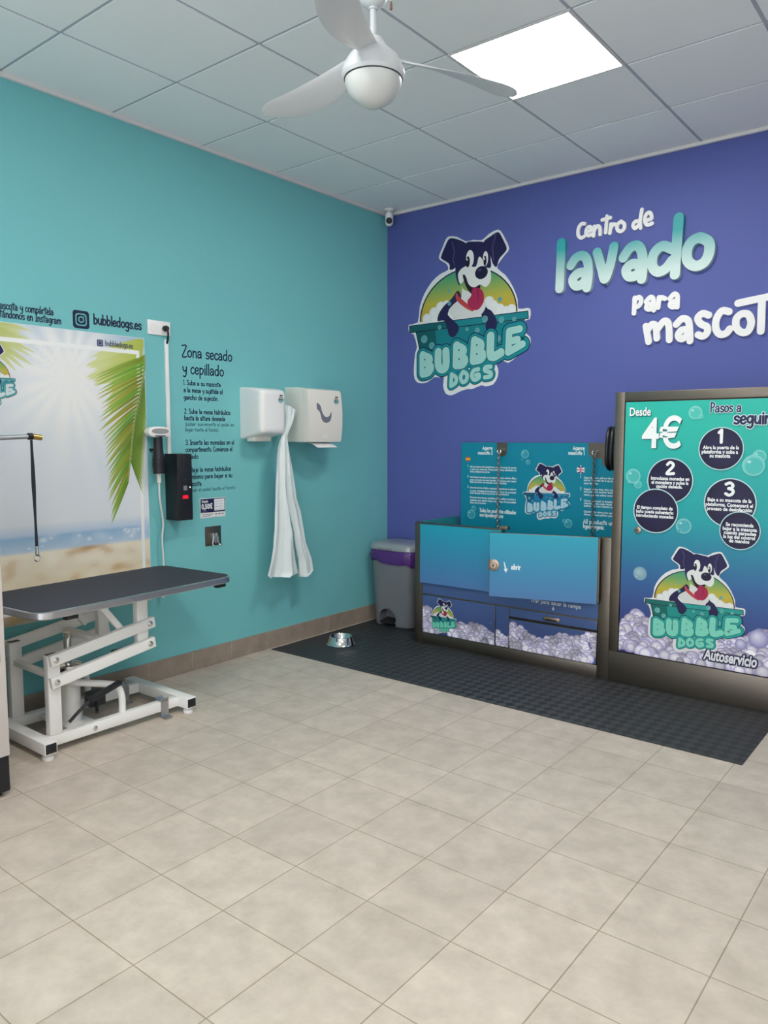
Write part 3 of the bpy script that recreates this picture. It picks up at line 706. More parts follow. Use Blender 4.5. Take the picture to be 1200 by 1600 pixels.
# ------------------------------------------------------------------ pedal bin in the corner
bx, by = .285, -.185
t = thing('pedal_bin', 'grey plastic pedal bin with silver lid and purple liner in the corner', 'trash bin', (bx, by, Z0))
bm = NB(); loft(bm, [superell(bx, by, Z0+z, a, b, 4.5) for z, a, b in ((0, .172, .128), (.006, .178, .134), (.1, .183, .138), (.3, .194, .145), (.5, .205, .152), (.585, .209, .155))])
body = obj('bin_body', bm, M['bin'], t)
bm = NB(); loop = [(.175, -.5, -.02), (.335, -.5, -.02)] + [(.255+.08*math.cos(a), -.5, .065+.075*math.sin(a)) for a in [PI*k/14 for k in range(15)]]
prism(bm, loop, (0, .26, 0)); cut(body, bm)
for p_ in body.data.polygons: p_.use_smooth = True
body.data.set_sharp_from_angle(angle=math.radians(35))
bm = NB(); hexa(bm, [(.2, -.345, .03), (.31, -.345, .03), (.31, -.25, .045), (.2, -.25, .045)], [(.2, -.345, .045), (.31, -.345, .045), (.31, -.25, .06), (.2, -.25, .06)], .003); obj('pedal', bm, M['dark'], t)
bm = NB(); lp = []
rd = random.Random(3)
for z, k, am in ((.592, .004, 0), (.575, .012, .002), (.545, .014, .004), (.515, .012, .006), (.492, .006, .004)):
    s_ = superell(bx, by, Z0+z, .207+k, .153+k, 4.5, 72)
    lp.append([(p[0]+rd.uniform(-am, am), p[1]+rd.uniform(-am, am), p[2] + ((.012*math.sin(i*.55)-.016*math.sin(i*.21+1)) if z < .5 else 0)) for i, p in enumerate(s_)])
loft(bm, lp[::-1]); obj('bin_liner', bm, M['liner'], t, 60)
bm = NB(); loft(bm, [superell(bx, by, Z0+z, a, b, 4.2) for z, a, b in ((.588, .217, .163), (.592, .221, .167), (.62, .22, .166), (.632, .212, .158), (.642, .19, .138), (.646, .12, .08), (.646, .02, .015))])
lid = obj('bin_lid', bm, M['lid'], t)
bm = NB(); box(bm, (bx-.1, by-.1735, Z0+.589), (bx+.03, by-.163, Z0+.605), .003); obj('lid_grip', bm, M['bin'], t)

# ------------------------------------------------------------------ dog wash tub
TX0, TX1, TY, TZ = .678, 2.104, -.545, .857
t = thing('dog_wash_tub', 'stainless steel dog washing tub with blue printed front and open door', 'dog wash tub', ((TX0+TX1)/2, -.28, Z0))
bm = NB()
box(bm, (TX0, TY, Z0), (.743, TY+.045, TZ), .003)                 # left post
box(bm, (2.033, TY, Z0), (TX1, TY+.045, TZ), .003)                # right post
box(bm, (.743, TY+.001, Z0), (2.033, TY+.045, .08), .002)         # bottom rail
box(bm, (TX0, TY+.045, Z0), (TX0+.012, -.012, TZ), .001)          # left skin
box(bm, (TX1-.012, TY+.045, Z0), (TX1, -.012, TZ), .001)          # right skin
box(bm, (.743, TY+.002, .352), (2.033, TY+.04, .358))             # seam rails
box(bm, (.743, TY-.03, TZ-.006), (1.39, TY+.02, TZ), .002)        # lip over the fixed front
obj('frame', bm, M['steel'], t)
bm = NB(); box(bm, (TX0+.012, TY+.045, .40), (TX0+.03, -.03, TZ+.002), .001); box(bm, (TX0+.03, TY+.045, .40), (TX1-.03, -.03, .42)); box(bm, (TX1-.03, TY+.045, .40), (TX1-.012, -.03, TZ)); obj('tub_lining', bm, M['inner_tub'], t)
bm = NB(); box(bm, (.744, TY+.012, .08), (2.032, TY+.03, .40)); obj('backing_board', bm, M['dark'], t)
blend = lambda a, b, q: tuple(a[i]+(b[i]-a[i])*min(max(q, 0), 1) for i in range(3))
CT, CM, CB, CN = (34, 160, 184), (82, 124, 178), (78, 106, 156), (66, 84, 134)
def tubcol(u, v):                          # printed colour run by real height
    z = v
    if z > .44: return blend(CM, CT, (z-.44)/.42)
    if z > .2: return blend(CN, CB, (z-.2)/.24)
    return CN
PRT = lambda y: Print((0, y, 0), (1, 0, 0), (0, 0, 1), (0, -1, 0))
# fixed upper front (stands 3 cm proud)
bm = NB(); box(bm, (.744, TY-.03, .44), (1.385, TY+.02, TZ-.006), .002); fp = obj('front_panel', bm, M['inner_tub'], t)
P = PRT(TY-.0305); P.rect(.746, .4415, 1.384, TZ-.008, tubcol, 0, 1, 8); P.build('panel_print', fp)
# strip, lower door, stile
bm = NB(); box(bm, (.744, TY+.004, .358), (2.032, TY+.016, .462), .001); sp_ = obj('lower_fascia', bm, M['inner_tub'], t)
P = PRT(TY+.0035); P.rect(.745, .359, 2.031, .461, tubcol, 0, 1, 4)
P.text('Tirar para sacar la rampa', 1.585, .408, .027, .0016, (225, 230, 235), 2, 1.08)
P.poly([(1.738,.398),(1.744,.398),(1.744,.386),(1.752,.386),(1.741,.372),(1.730,.386),(1.738,.386)], (225,230,235), 2); P.build('fascia_print', sp_)
fm = lambda u: .20 + .04*math.sin(u*5+1.0) + .025*math.sin(u*13)
bm = NB(); box(bm, (.746, TY, .083), (1.331, TY+.012, .351), .0015); dr = obj('cabinet_door', bm, M['steel'], t)
P = PRT(TY-.0005); P.rect(.748, .085, 1.329, .349, tubcol, 0, 1, 4)
foam(P, .748, .085, 1.329, .349, lambda u: .245 - .10*(u-.75)/.6 + .02*math.sin(u*17), 260, 1, .012, .03, 4)
emblem(P, .815, .098, .215, 40, True, (30, 140, 136), (120, 216, 190)); P.build('door_print', dr)
bm = NB(); lathe(bm, [(.006, -.004), (.006, .004), (.0, .005)], (1.298, TY, .222), 16, (0, -1, 0)); obj('door_lock', bm, M['chrome'], dr)
bm = NB(); box(bm, (1.335, TY+.002, .083), (1.432, TY+.012, .351), .001); st_ = obj('stile', bm, M['steel'], t)
P = PRT(TY+.0015); P.rect(1.336, .085, 1.431, .349, tubcol, 0, 1, 4); foam(P, 1.336, .085, 1.431, .349, lambda u: .17+.02*math.sin(u*30), 70, 1, .01, .024, 9); P.build('stile_print', st_)
bm = NB(); box(bm, (1.436, TY, .293), (2.03, TY+.012, .351), .0015); rp = obj('ramp_drawer', bm, M['steel'], t)
P = PRT(TY-.0005); P.rect(1.438, .295, 2.028, .349, tubcol, 0, 1, 3); P.build('drawer_print', rp)
bm = NB(); box(bm, (1.68, TY-.008, .303), (1.79, TY, .332), .006); obj('drawer_handle', bm, M['latch'], rp)
bm = NB(); box(bm, (1.70, TY-.0095, .309), (1.77, TY-.007, .317), .001); obj('grip_slot', bm, M['dark'], rp)
bm = NB(); box(bm, (1.436, TY, .083), (2.03, TY+.012, .278), .0015); lp_ = obj('lower_panel', bm, M['steel'], t)
P = PRT(TY-.0005); P.rect(1.438, .085, 2.028, .276, tubcol, 0, 1, 3)
foam(P, 1.438, .085, 2.028, .276, lambda u: .235 - .05*math.sin((u-1.44)*7) - .02*math.cos(u*23), 300, 1, .012, .03, 6); P.build('lower_print', lp_)
# door standing ajar
Hn, Le = Vector((2.036, -.57, 0)), Vector((1.405, -.755, 0)); e = (Hn-Le).normalized(); nd = Vector((e.y, -e.x, 0)); 
if nd.y > 0: nd = -nd
bm = NB(); W_ = (Hn-Le).length; th = .022
hexa(bm, [Le+Vector((0,0,.455)), Hn+Vector((0,0,.455)), Hn-nd*th+Vector((0,0,.455)), Le-nd*th+Vector((0,0,.455))], [Le+Vector((0,0,.858)), Hn+Vector((0,0,.858)), Hn-nd*th+Vector((0,0,.858)), Le-nd*th+Vector((0,0,.858))], .002)
td = obj('tub_door', bm, M['steel'], t)
P = Print(Le+nd*.0006, e, (0, 0, 1), nd); P.rect(.003, .457, W_-.003, .855, tubcol, 0, 1, 8)
P.poly([(.1+x*.02, .645+y*.034) for x, y in ((-.45,1),(-.1,.9),(.25,.2),(.45,-.25),(.95,-.3),(.3,-1),(-.35,-.35),(0,-.28),(-.15,.2))], (235,240,242), 2)
P.text('abrir', .14, .634, .033, .0025, (235, 240, 242), 2, .85); P.build('door_print', td)
bm = NB(); c = Le + e*.03 + Vector((0, 0, .655)); lathe(bm, [(.036, 0), (.036, .006), (.03, .008), (.022, .009), (.020, .016), (.0, .017)], c, 28, nd); box(bm, (c.x-.038, c.y-.003, c.z-.036), (c.x-.005, c.y+.004, c.z+.036), .002); lk = obj('door_lock', bm, M['latch'], td)
bm = NB(); box(bm, (c.x+nd.x*.017-.003, c.y+nd.y*.017-.003, c.z-.008), (c.x+nd.x*.017+.003, c.y+nd.y*.017+.001, c.z+.008)); obj('key_slot', bm, M['dark'], lk)
bm = NB(); p_ = at(620+560/3.3333, 660+563/3.3333, 1, -.56); box(bm, (p_.x-.03, -.575, TZ), (p_.x+.03, -.54, TZ+.022), .003); obj('latch_keeper', bm, M['latch'], t)
bm = NB(); tube(bm, [(2.04, -.567, .47), (2.04, -.567, .85)], .006, 10); obj('hinge', bm, M['steel'], t)
# splash panel with printed instructions
bm = NB(); box(bm, (.719, -.022, .42), (2.1, -.002, 1.409), .001); bp_ = obj('splash_panel', bm, M['steel'], t)
P = PRT(-.0226); bg = (14, 134, 160); wh = (232, 240, 242)
P.rect(.72, .421, 2.099, 1.408, bg, 0)
def SP(px, py): p = at(700+px/4.615, 680+py/4.612, 1, -.0226); return (p.x, p.z)
def line(px0, py, body, size, r, col=wh, xs=.8, px1=None, L=2, bold=True):
    u, v = SP(px0, py)
    if px1:                                 # stretch to the measured right end
        wd = (typeset(body, .02)[2] if bold else layout(body)[0])
        xs = (SP(px1, py)[0]-u)/(wd*size)
    if bold: P.type(body, u, v, size, col, L, xs, .02)
    else: P.text(body, u, v, size, r, col, L, xs)
line(248,104,'Agarre',.026,.0021,px1=322,bold=False); line(216,138,'mascota 2',.026,.0021,px1=322,bold=False)
line(900,106,'Agarre',.026,.0021,px1=986,bold=False); line(868,140,'mascota 1',.026,.0021,px1=986,bold=False)
u, v = SP(144,172); P.rect(u-.02, v-.014, u+.02, v+.014, (206,60,50), 2); P.rect(u-.02, v-.007, u+.02, v+.007, (236,180,60), 3)
u, v = SP(957,250); P.disc(u, v, .026, .026, (40,60,130), (40,60,130), 2)
for a, b, cc, l in (((-.022,-.012),(.022,.012),wh,3),((-.022,.012),(.022,-.012),wh,3),((-.025,0),(.025,0),wh,3),((0,-.025),(0,.025),wh,3),((-.025,0),(.025,0),(200,40,60),4),((0,-.025),(0,.025),(200,40,60),4)):
    P.stroke([(u+a[0], v+a[1]), (u+b[0], v+b[1])], .005 if l == 3 else .0032, cc, l, 2)
for y, a, b in ((229,'1',0),(232,'Abra la puerta de la plataforma, saque la rampa de acceso',494),(250,'y suba a su mascota. Puede evitar fugas atándola a la',494),(267,'cadena utilizando los agarres.',302),(303,'2',0),(306,'Introduzca monedas en la máquina (acepta mínimo 4€) y',494),(326,'pulse el botón de cada función. El tiempo será mayor',494),(342,'hasta introducir una segunda moneda deseada.',424),(378,'3',0),(382,'Una vez termine el baño, empezará a desinfectar la cuba en',490),(404,'su caso. Límpiela de los demás residuos y la suciedad',490),(420,'antes de que vuelva el proceso de desinfección.',440),(452,'Durante este tiempo también puede utilizar secador y',490),(472,'cepillado para dejarlo limpio de la mejor forma posible',490),(490,'dentro de un momento.',276)):
    line(140 if not b else 158, y, a, .0185 if b else .024, 0, px1=b or None)
for y, a, b in ((308,'1',0),(312,'Open the door, pull out the ramp and',1250),(330,'put in. You can tie it up to a chain',1250),(352,'using the grips.',1085),(392,'2',0),(394,'Insert coins into the machine',1240),(412,'and press the washing button you',1240),(434,'want, you can select more coins',1240),(470,'3',0),(478,'Once the bath is finished, the',1240),(496,'cleaning, the tub must show',1240),(514,'before the next cleaning process',1240),(556,'During the time you can leave',1240),(576,'done to everything your dog',1240)):
    line(952 if not b else 980, y, a, .0185 if b else .024, 0, px1=b or None)
line(228,552,'Todos los productos utilizados',.027,.0021,px1=490,bold=False); line(228,584,'son hipoalergénicos',.027,.0021,px1=398,bold=False)
line(974,634,'All products used are',.028,.0022,px1=1290,bold=False); line(974,668,'hypoallergenic.',.028,.0022,px1=1128,bold=False)
for x, y, r in ((168,570,.034),(186,526,.02),(555,136,.03),(577,194,.017),(534,176,.006),(866,636,.03),(836,618,.012)):
    u, v = SP(x, y); bubble(P, u, v, r, 2, bg)
a_, b_ = SP(540, 600), SP(880, 600); emblem(P, a_[0], a_[1], b_[0]-a_[0]-.005, 3, True, (24, 128, 170), (176, 212, 224))
P.build('instruction_print', bp_)
bm = NB(); pl = [(1.024,1.408),(1.109,1.408),(1.109,1.345),(1.1,1.322),(1.085,1.312),(1.05,1.312),(1.033,1.322),(1.024,1.345)]
prism(bm, [(x, -.0245, z) for x, z in pl], (0, -.002, 0)); obj('grip_plate', bm, M['steel'], t)
bm = NB(); pl = [(1.719,1.408),(2.05,1.408),(2.05,1.262),(1.82,1.262),(1.815,1.305),(1.76,1.308),(1.732,1.32),(1.719,1.35)]
prism(bm, [(x, -.0245, z) for x, z in pl], (0, -.002, 0)); obj('grip_plate', bm, M['steel'], t)
bm = NB(); tube(bm, [(1.856, -.028, 1.37), (1.856, -.05, 1.36), (1.856, -.05, 1.29), (1.856, -.028, 1.28)], .006, 8); obj('hose_holder', bm, M['chrome'], t)
for x in (1.062, 1.775):
    bm = NB(); tube(bm, smooth([(x-.012, -.026, 1.36), (x-.012, -.055, 1.355), (x-.012, -.06, 1.335), (x+.012, -.06, 1.335), (x+.012, -.055, 1.355), (x+.012, -.026, 1.36)], 4), .0035, 8); obj('grip_eye', bm, M['chrome'], t)
for x, lab in ((1.062, 'steel leash chain hanging from the left grip plate of the tub splash panel'), (1.775, 'steel leash chain hanging from the right grip plate next to the black hose')):
    bm = NB(); n_ = 34
    for k in range(n_):
        z = 1.33 - k*.0205; a = k % 2
        tube(bm, [(x + (.0085*math.cos(j*2*PI/10) if a else 0), -.062 + (0 if a else .0085*math.cos(j*2*PI/10)), z + .0145*math.sin(j*2*PI/10)) for j in range(11)], .0028, 6, False)
    tag(obj('leash_chain', bm, M['chain']), lab, 'chain', 'leash chains above the tub')

# ------------------------------------------------------------------ coin-operated control cabinet
CX0, CX1, CY, CZ = 2.1065, 3.30, -.552, 1.70
t = thing('control_cabinet', 'tall stainless steel cabinet with green printed instructions and 4€ price', 'cabinet', ((CX0+CX1)/2, -.28, 0))
bm = NB()
box(bm, (CX0, CY, .19), (2.163, CY+.05, CZ), .003); box(bm, (CX1-.056, CY, .19), (CX1, CY+.05, CZ), .003)
box(bm, (2.163, CY, 1.648), (CX1-.056, CY+.05, CZ), .003)
box(bm, (CX0, CY+.05, .0045), (CX0+.01, -.012, CZ), .001); box(bm, (CX1-.01, CY+.05, .0045), (CX1, -.012, CZ), .001); box(bm, (CX0, CY+.05, CZ-.01), (CX1, -.012, CZ), .001)
obj('frame', bm, M['steel'], t)
bm = NB(); box(bm, (CX0, CY-.001, .0045), (CX1, CY+.05, .189), .003); obj('plinth', bm, M['steel'], t)
bm = NB(); box(bm, (2.163, CY+.012, .189), (CX1-.056, CY+.04, 1.648)); obj('backing_board', bm, M['dark'], t)
bm = NB(); box(bm, (2.168, CY+.001, .194), (CX1-.061, CY+.012, 1.643), .001); fd = obj('front_door', bm, M['steel'], t)
P = PRT(CY+.0005)
def cabcol(u, v):
    A, B, C, D = (46, 184, 168), (36, 160, 166), (58, 100, 156), (58, 62, 122)
    if v > 1.0: return blend(B, A, (v-1.0)/.5)
    if v > .62: return blend(C, B, (v-.62)/.38)
    return blend(D, C, (v-.3)/.32)
P.rect(2.169, .195, CX1-.062, 1.642, cabcol, 0, 1, 20)
def CP(px, py, oy=580, k=4.4444): p = at(930+px/k, oy+py/k, 1, CY); return (p.x, p.z)
foam(P, 2.169, .195, CX1-.062, 1.642, lambda u: .37 + .035*math.sin((u-2.1)*9) + .02*math.sin(u*31) + (.05 if u > 2.95 else 0), 420, 1, .018, .042, 12)
for x, y, r in ((1135,792,.05),(930,820,.014),(1012,830,.03)):
    u, v = CP(x, y, 820); P.disc(u, v, r, r, (226,222,240), (136,134,186), 50, 22, off=(-.2,.3), mid=(.6,(184,180,214)))
wh = (240, 244, 244); nv = (34, 30, 62)
def ctype(body, px0, py, px1, size, col, L, bold, shear=0.):
    u, v = CP(px0, py); u1 = CP(px1, py)[0]; wd = typeset(body, bold)[2]
    P.type(body, u, v, size, col, L, (u1-u)/(wd*size), bold, 0, shear)
def cbold(body, px0, py, px1, size, col, edge, L, shear=0.):
    u, v = CP(px0, py); u1 = CP(px1, py)[0]; wd = typeset(body, .03)[2]; xs = (u1-u)/(wd*size)
    P.type(body, u+.004, v-.004, size, edge, L, xs, .02, 0, shear); P.type(body, u, v, size, col, L+2, xs, .02, 0, shear)
cbold('Desde', 238, 310, 388, .066, wh, (30, 96, 104), 60); cbold('4€', 326, 528, 600, .232, wh, (30, 90, 100), 60)
def hand(body, px0, py, px1, size, r, col, edge, L):
    u, v = CP(px0, py); u1 = CP(px1, py)[0]; xs = (u1-u)/(layout(body)[0]*size)
    if edge: P.text(body, u, v, size, r*1.75, edge, L, xs)
    P.text(body, u, v, size, r, col, L+2, xs)
hand('Pasos a', 800, 286, 1018, .052, .0036, (40, 40, 84), (206, 226, 232), 60); hand('seguir', 962, 366, 1215, .066, .0056, (34, 32, 74), (206, 226, 232), 60)
for x, y, rx, ry, L in ((874,538,158,146,60),(520,760,160,153,60),(420,970,156,152,70),(936,915,184,170,60),(1005,1108,144,132,70)):
    u, v = CP(x, y); r = abs(CP(x+rx, y)[0]-CP(x-rx, y)[0])/2
    P.disc(u, v, r, r, (190, 222, 226), (190, 222, 226), L, 44); P.disc(u, v, r*.955, r*.955, (44, 38, 80), (30, 26, 58), L+2, 44)
for b, x0, y, x1, sz in (('1',852,494,892,.066),('2',492,712,552,.064),('3',900,860,966,.066)): hand(b, x0, y, x1, sz, .0078, wh, None, 80)
for b, x0, y, x1 in (('Abra la puerta de la',750,540,1000),('plataforma y suba a',740,570,994),('su mascota',796,598,940),
                     ('Introduzca monedas en',388,752,656),('el monedero y pulse la',392,780,650),('opción deseada.',424,808,608),
                     ('El tiempo completo de',292,952,540),('baño puede aumentarlo',286,980,546),('introduciendo monedas',286,1008,546),
                     ('Baje a su mascota de la',780,900,1088),('plataforma. Comenzará el',768,932,1098),('proceso de desinfección',776,962,1092),
                     ('Se recomienda',908,1072,1102),('bajar a la mascota',886,1100,1126),('cuando parpadee',894,1128,1120),('la luz del control',890,1156,1112),('de mandos',930,1186,1072)):
    ctype(b, x0, y, x1, .0265, wh, 82, .035)
for x, y, r in ((697,288,.036),(735,314,.014),(1140,592,.034),(1100,655,.055),(265,728,.042),(298,788,.022),(240,766,.011),(615,1075,.042),(584,1105,.012)):
    u, v = CP(x, y); bubble(P, u, v, r, 40, cabcol(u, v))
for x, y, r in ((312,338,.04),(290,360,.012)):
    u, v = CP(x, y, 820); P.disc(u, v, r, r, (170,200,208), (120,160,180), 40, 22, off=(-.3,.3))
a_, b_ = CP(332, 826, 820), CP(1036, 826, 820); emblem(P, a_[0]+.005, a_[1]-.012, b_[0]-a_[0]-.01, 54, False, (30, 146, 140), (128, 214, 192))
u, v = CP(752, 935, 820); u1 = CP(1146, 990, 820)
wd = typeset('Autoservicio', .03)[2]; sz = .085; xs = (u1[0]-u-.02)/(wd*sz)
[P.type('Autoservicio', u+.002+.008*math.cos(q*PI/5), u1[1]-.004+.008*math.sin(q*PI/5), sz, (40, 36, 70), 56+q, xs, .03, 0, .18) for q in range(10)]; P.type('Autoservicio', u+.002, u1[1]-.004, sz, (232, 232, 238), 68, xs, .03, 0, .18)
P.build('door_print', fd)
bm = NB(); u, v = CP(298, 1102); lathe(bm, [(.019, 0), (.019, .008), (.015, .01), (0, .0105)], (u, CY+.001, v), 24, (0, -1, 0)); lk = obj('door_lock', bm, M['latch'], fd)
bm = NB(); box(bm, (u-.009, CY-.011, v-.002), (u+.009, CY-.009, v+.002)); obj('key_slot', bm, M['dark'], lk)
# black shower hose, looped on the cabinet's tub side
bm = NB()
for k in range(3):
    xo = 1.985 + k*.026; tube(bm, [(xo+.004*math.sin(j*.6), -.30+.07*math.cos(j*2*PI/28), 1.375+.125*math.sin(j*2*PI/28)) for j in range(29)], .012, 10, False)
for j in range(2): tube(bm, [(1.98, -.30, 1.50-j*.008), (CX0, -.30, 1.505-j*.008)], .007, 8)
tag(obj('shower_hose', bm, M['black']), 'coiled black shower hose hanging beside the steel control cabinet', 'hose')

# ================================================================== TEAL WALL
LW = lambda px, py, x=0.: at(px, py, 0, x)
def PRL(x): return Print((x, 0, 0), (0, 1, 0), (0, 0, 1), (1, 0, 0))     # u = y, v = z
NAVY = (26, 34, 66)
def wtext(label, lines):
    """lines: (text, left px, baseline px y, right px, size, pen, colour); a text that runs out of the picture is measured by its visible ending"""
    P0 = [LW(l[3], l[2]) for l in lines]
    t = thing('wall_lettering', label, 'wall lettering', (0, min(p.y for p in P0)-.1, min(p.z for p in P0)))
    for (body, x0, y0, x1, sz, r, col), a in zip(lines, P0):
        full, vis = body if isinstance(body, tuple) else (body, body)
        xs = (a.y-LW(x0, y0).y)/(layout(vis)[0]*sz); z = LW(x0, y0).z if full == vis else a.z
        P = Print((.0003, a.y-layout(full)[0]*sz*xs, z), (0, 1, 0), (0, 0, 1), (1, 0, 0))
        P.text(full, 0, 0, sz, r, col, 4, xs); P.build('text_line', t)
    return t
GR = (58, 106, 118)
wtext('navy heading "Zona secado y cepillado" between the white cable duct and hand dryer', [('Zona secado',284,557,363,.066,.0042,NAVY),('y cepillado',285,583,350,.066,.0042,NAVY)])
wtext('navy instruction step 1 lines directly under the heading on the teal wall', [('1. Suba a su mascota',286,601,345,.029,.0023,NAVY),('a la mesa y sujétela al',287,612.5,348,.029,.0023,NAVY),('gancho de sujeción.',287,624,341,.029,.0023,NAVY)])
wtext('navy instruction step 2 lines with two small grey lines on the teal wall', [('2. Suba la mesa hidráulica',288,646,360,.029,.0023,NAVY),('hasta la altura deseada',288,656.5,352,.029,.0023,NAVY),('(pulsar suavemente el pedal sin',289,665,366,.022,.0015,GR),('llegar hasta el fondo).',289,674,342,.022,.0015,GR)])
wtext('navy instruction step 3 lines, partly behind the top of the black coin box', [('3. Inserte las monedas en el',290,695,366,.029,.0023,NAVY),('compartimento. Comienza el',290,706,363,.029,.0023,NAVY),('secado.',290,717,311,.029,.0023,NAVY)])
wtext('navy instruction step 4 lines, partly behind the lower half of the black coin box', [('4. Baje la mesa hidráulica',291,738,361,.029,.0023,NAVY),('al mínimo para bajar a su',291,749,363,.029,.0023,NAVY),('mascota',291,760,315,.029,.0023,NAVY),('(pulsar el pedal hasta el fondo)',291,769,368,.022,.0015,GR)])
wtext('navy address "bubbledogs.es" on the teal wall left of the white socket', [('bubbledogs.es',146,506,221,.052,.0044,NAVY)])
wtext('two navy lines ending in "compártela" and "Instagram" above the beach poster', [(('Hazte una foto con tu mascota y compártela','ascota y compártela'),0,493,84,.038,.0027,NAVY),(('Síguenos y comparte etiquetándonos en Instagram','tándonos en Instagram'),0,507,96,.038,.0027,NAVY)])
# camera icon
a, b = LW(113.5, 484.5), LW(139.5, 514); O = Vector((0, (a.y+b.y)/2, (a.z+b.z)/2)); hw = .047
P = Print(O, (0, 1, 0), (0, 0, 1), (1, 0, 0))
def rr(h, r): return [(sx_*(h-r)+r*math.cos(q), sy_*(h-r)+r*math.sin(q)) for sx_, sy_, q0 in ((1,1,0),(-1,1,PI/2),(-1,-1,PI),(1,-1,1.5*PI)) for q in [q0+PI/2*k/5 for k in range(6)]]
TEAL = (112, 196, 194)
P.poly(rr(hw, .016), (22, 30, 66), 4); P.poly(rr(hw*.68, .016), TEAL, 8); P.poly(rr(hw*.56, .013), (22, 30, 66), 12)
P.disc(0, 0, hw*.36, hw*.36, TEAL, TEAL, 16); P.disc(0, 0, hw*.24, hw*.24, (22, 30, 66), (22, 30, 66), 20); P.disc(hw*.34, hw*.34, hw*.07, hw*.07, TEAL, TEAL, 20, 10)
tag(P.build('wall_decal'), 'navy rounded-square camera icon decal above the beach poster', 'wall decal')

# ------------------------------------------------------------------ beach poster
PY0, PY1, PZ0, PZ1 = -3.95, -2.240, .493, 2.004
bm = NB(); box(bm, (.0005, PY0, PZ0), (.004, PY1, PZ1)); po = obj('beach_poster', bm, M['white'])
tag(po, 'large beach poster with palm leaves and sand on the teal wall behind the table', 'poster')
P = PRL(.0042)
sun = (LW(105, 588).y, LW(105, 588).z)
def beach(u, v):
    nz = noise.noise(Vector((u*3, v*3, 0))); n2 = noise.noise(Vector((u*9, v*16, 3)))
    d = math.hypot(u-sun[0], (v-sun[1])*.9)
    if v > .935:
        sky = blend((224,228,232), (206,216,228), (v-.95)/.5); sky = blend(sky, (140,172,205), (v-1.72)/.3)
        ang = math.atan2(v-sun[1], u-sun[0]); ray = .5+.5*math.sin(ang*17+1.3*math.sin(ang*5))
        c = blend(sky, (238,238,236), math.exp(-(d/.36)**2)*.95 + (.28*ray*math.exp(-(d/.6)**2)))
        c = blend(c, (238,236,236), max(0, nz)*.5)
        if v < 1.0: c = blend((182,202,224), c, (v-.935)/.065)
        return c
    if v > .862:
        q = (v-.862)/.073; c = blend((182,202,220), (146,182,214), q); return blend(c, (232,236,240), max(0, n2)*.7)
    c = blend((208,192,160), (236,226,204), (v-.5)/.36)
    c = blend(c, (250,244,230), max(0, n2)*.8); return blend(c, (186,142,92), max(0, -n2-.12)*1.6)
P.rect(PY0+.002, PZ0+.002, PY1-.002, PZ1-.002, beach, 0, 90, 90)
rd = random.Random(5)
for _ in range(26):                         # out-of-focus sparkles on the printed sea
    u, v = rd.uniform(PY0+.1, PY1-.05), rd.uniform(.875, .925); r = rd.uniform(.01, .026); P.disc(u, v, r*1.2, r*.8, (222,230,238), beach(u, .9), 1, 16)
clampu = lambda u: min(u, PY1-.003)
def leaf(p0, p1, wd, c0, c1, L, sag=.0):
    a, b = LW(*p0, .0042), LW(*p1, .0042); a, b = (a.y, a.z), (b.y, b.z); n = 7; d = (b[0]-a[0], b[1]-a[1]); ln = math.hypot(*d) or 1; nx, ny = -d[1]/ln, d[0]/ln
    up, dn = [], []
    for k in range(n+1):
        t = k/n; x, y = a[0]+d[0]*t, a[1]+d[1]*t - sag*ln*t*t; h = wd*math.sin(PI*min(max(t*.8+.2, 0), 1))**.8
        up.append((clampu(x+nx*h), min(y+ny*h, PZ1-.003))); dn.append((clampu(x-nx*h), min(y-ny*h, PZ1-.003)))
    bidx = P._put(up+dn, lambda u, v: c0, L)
    for i in range(2*(n+1)):
        t = (i % (n+1))/n; P.c[bidx+i] = lin(blend(c0, c1, t))
    for k in range(n): P.f.append((bidx+k, bidx+k+1, bidx+n+2+k, bidx+n+1+k))
def along(pts, t):
    s_ = smooth(pts, 8); i = min(int(t*(len(s_)-1)), len(s_)-2); q = t*(len(s_)-1)-i
    return (s_[i][0]+(s_[i+1][0]-s_[i][0])*q, s_[i][1]+(s_[i+1][1]-s_[i][1])*q)
# blurred pale fronds at the back, upper right and upper left
for k in range(16):
    t = k/15; a = (224-6*t, 532+46*t); b = (140+8*math.sin(k), 556+44*t); leaf(a, b, .022, (176,190,80), (218,222,168), 3+k*.2, .02)
for k in range(12):
    t = k/11; a = (225-10*t, 560+50*t); b = (168+4*math.sin(k*2), 600+46*t); leaf(a, b, .016, (150,172,62), (196,206,120), 8+k*.2, .05)
for k in range(15):
    t = k/14; a = (-30+4*t, 500+26*t); b = (48+12*math.sin(k*1.7)-20*abs(t-.5), 508+70*t); leaf(a, b, .014, (168,180,84), (214,218,176), 3+k*.2, .05)
# the sharp frond
stem = [(232,556),(221,600),(211,650),(205,700),(200,752)]
rd = random.Random(11)
for k in range(34):
    t = k/33; a = along(stem, t); ln = 86-36*t+rd.uniform(-5, 5); dx = -ln*(1-.5*t); dy = 26+38*t
    leaf(a, (a[0]+dx, a[1]+dy), .0082, (78+rd.randint(0,60),116+rd.randint(0,42),40), (166+rd.randint(-20,30),190,96), 14+k*.3, .06)
for k in range(24):
    t = .1+.72*k/23; a = along(stem, t); leaf(a, (a[0]+10+12*t, a[1]+40+16*t), .007, (84,116,40), (150,172,80), 14+k*.3, .05)
P.stroke([(clampu(LW(*q, .0042).y), LW(*q, .0042).z) for q in smooth(stem, 4)], .005, (150,160,90), 28)
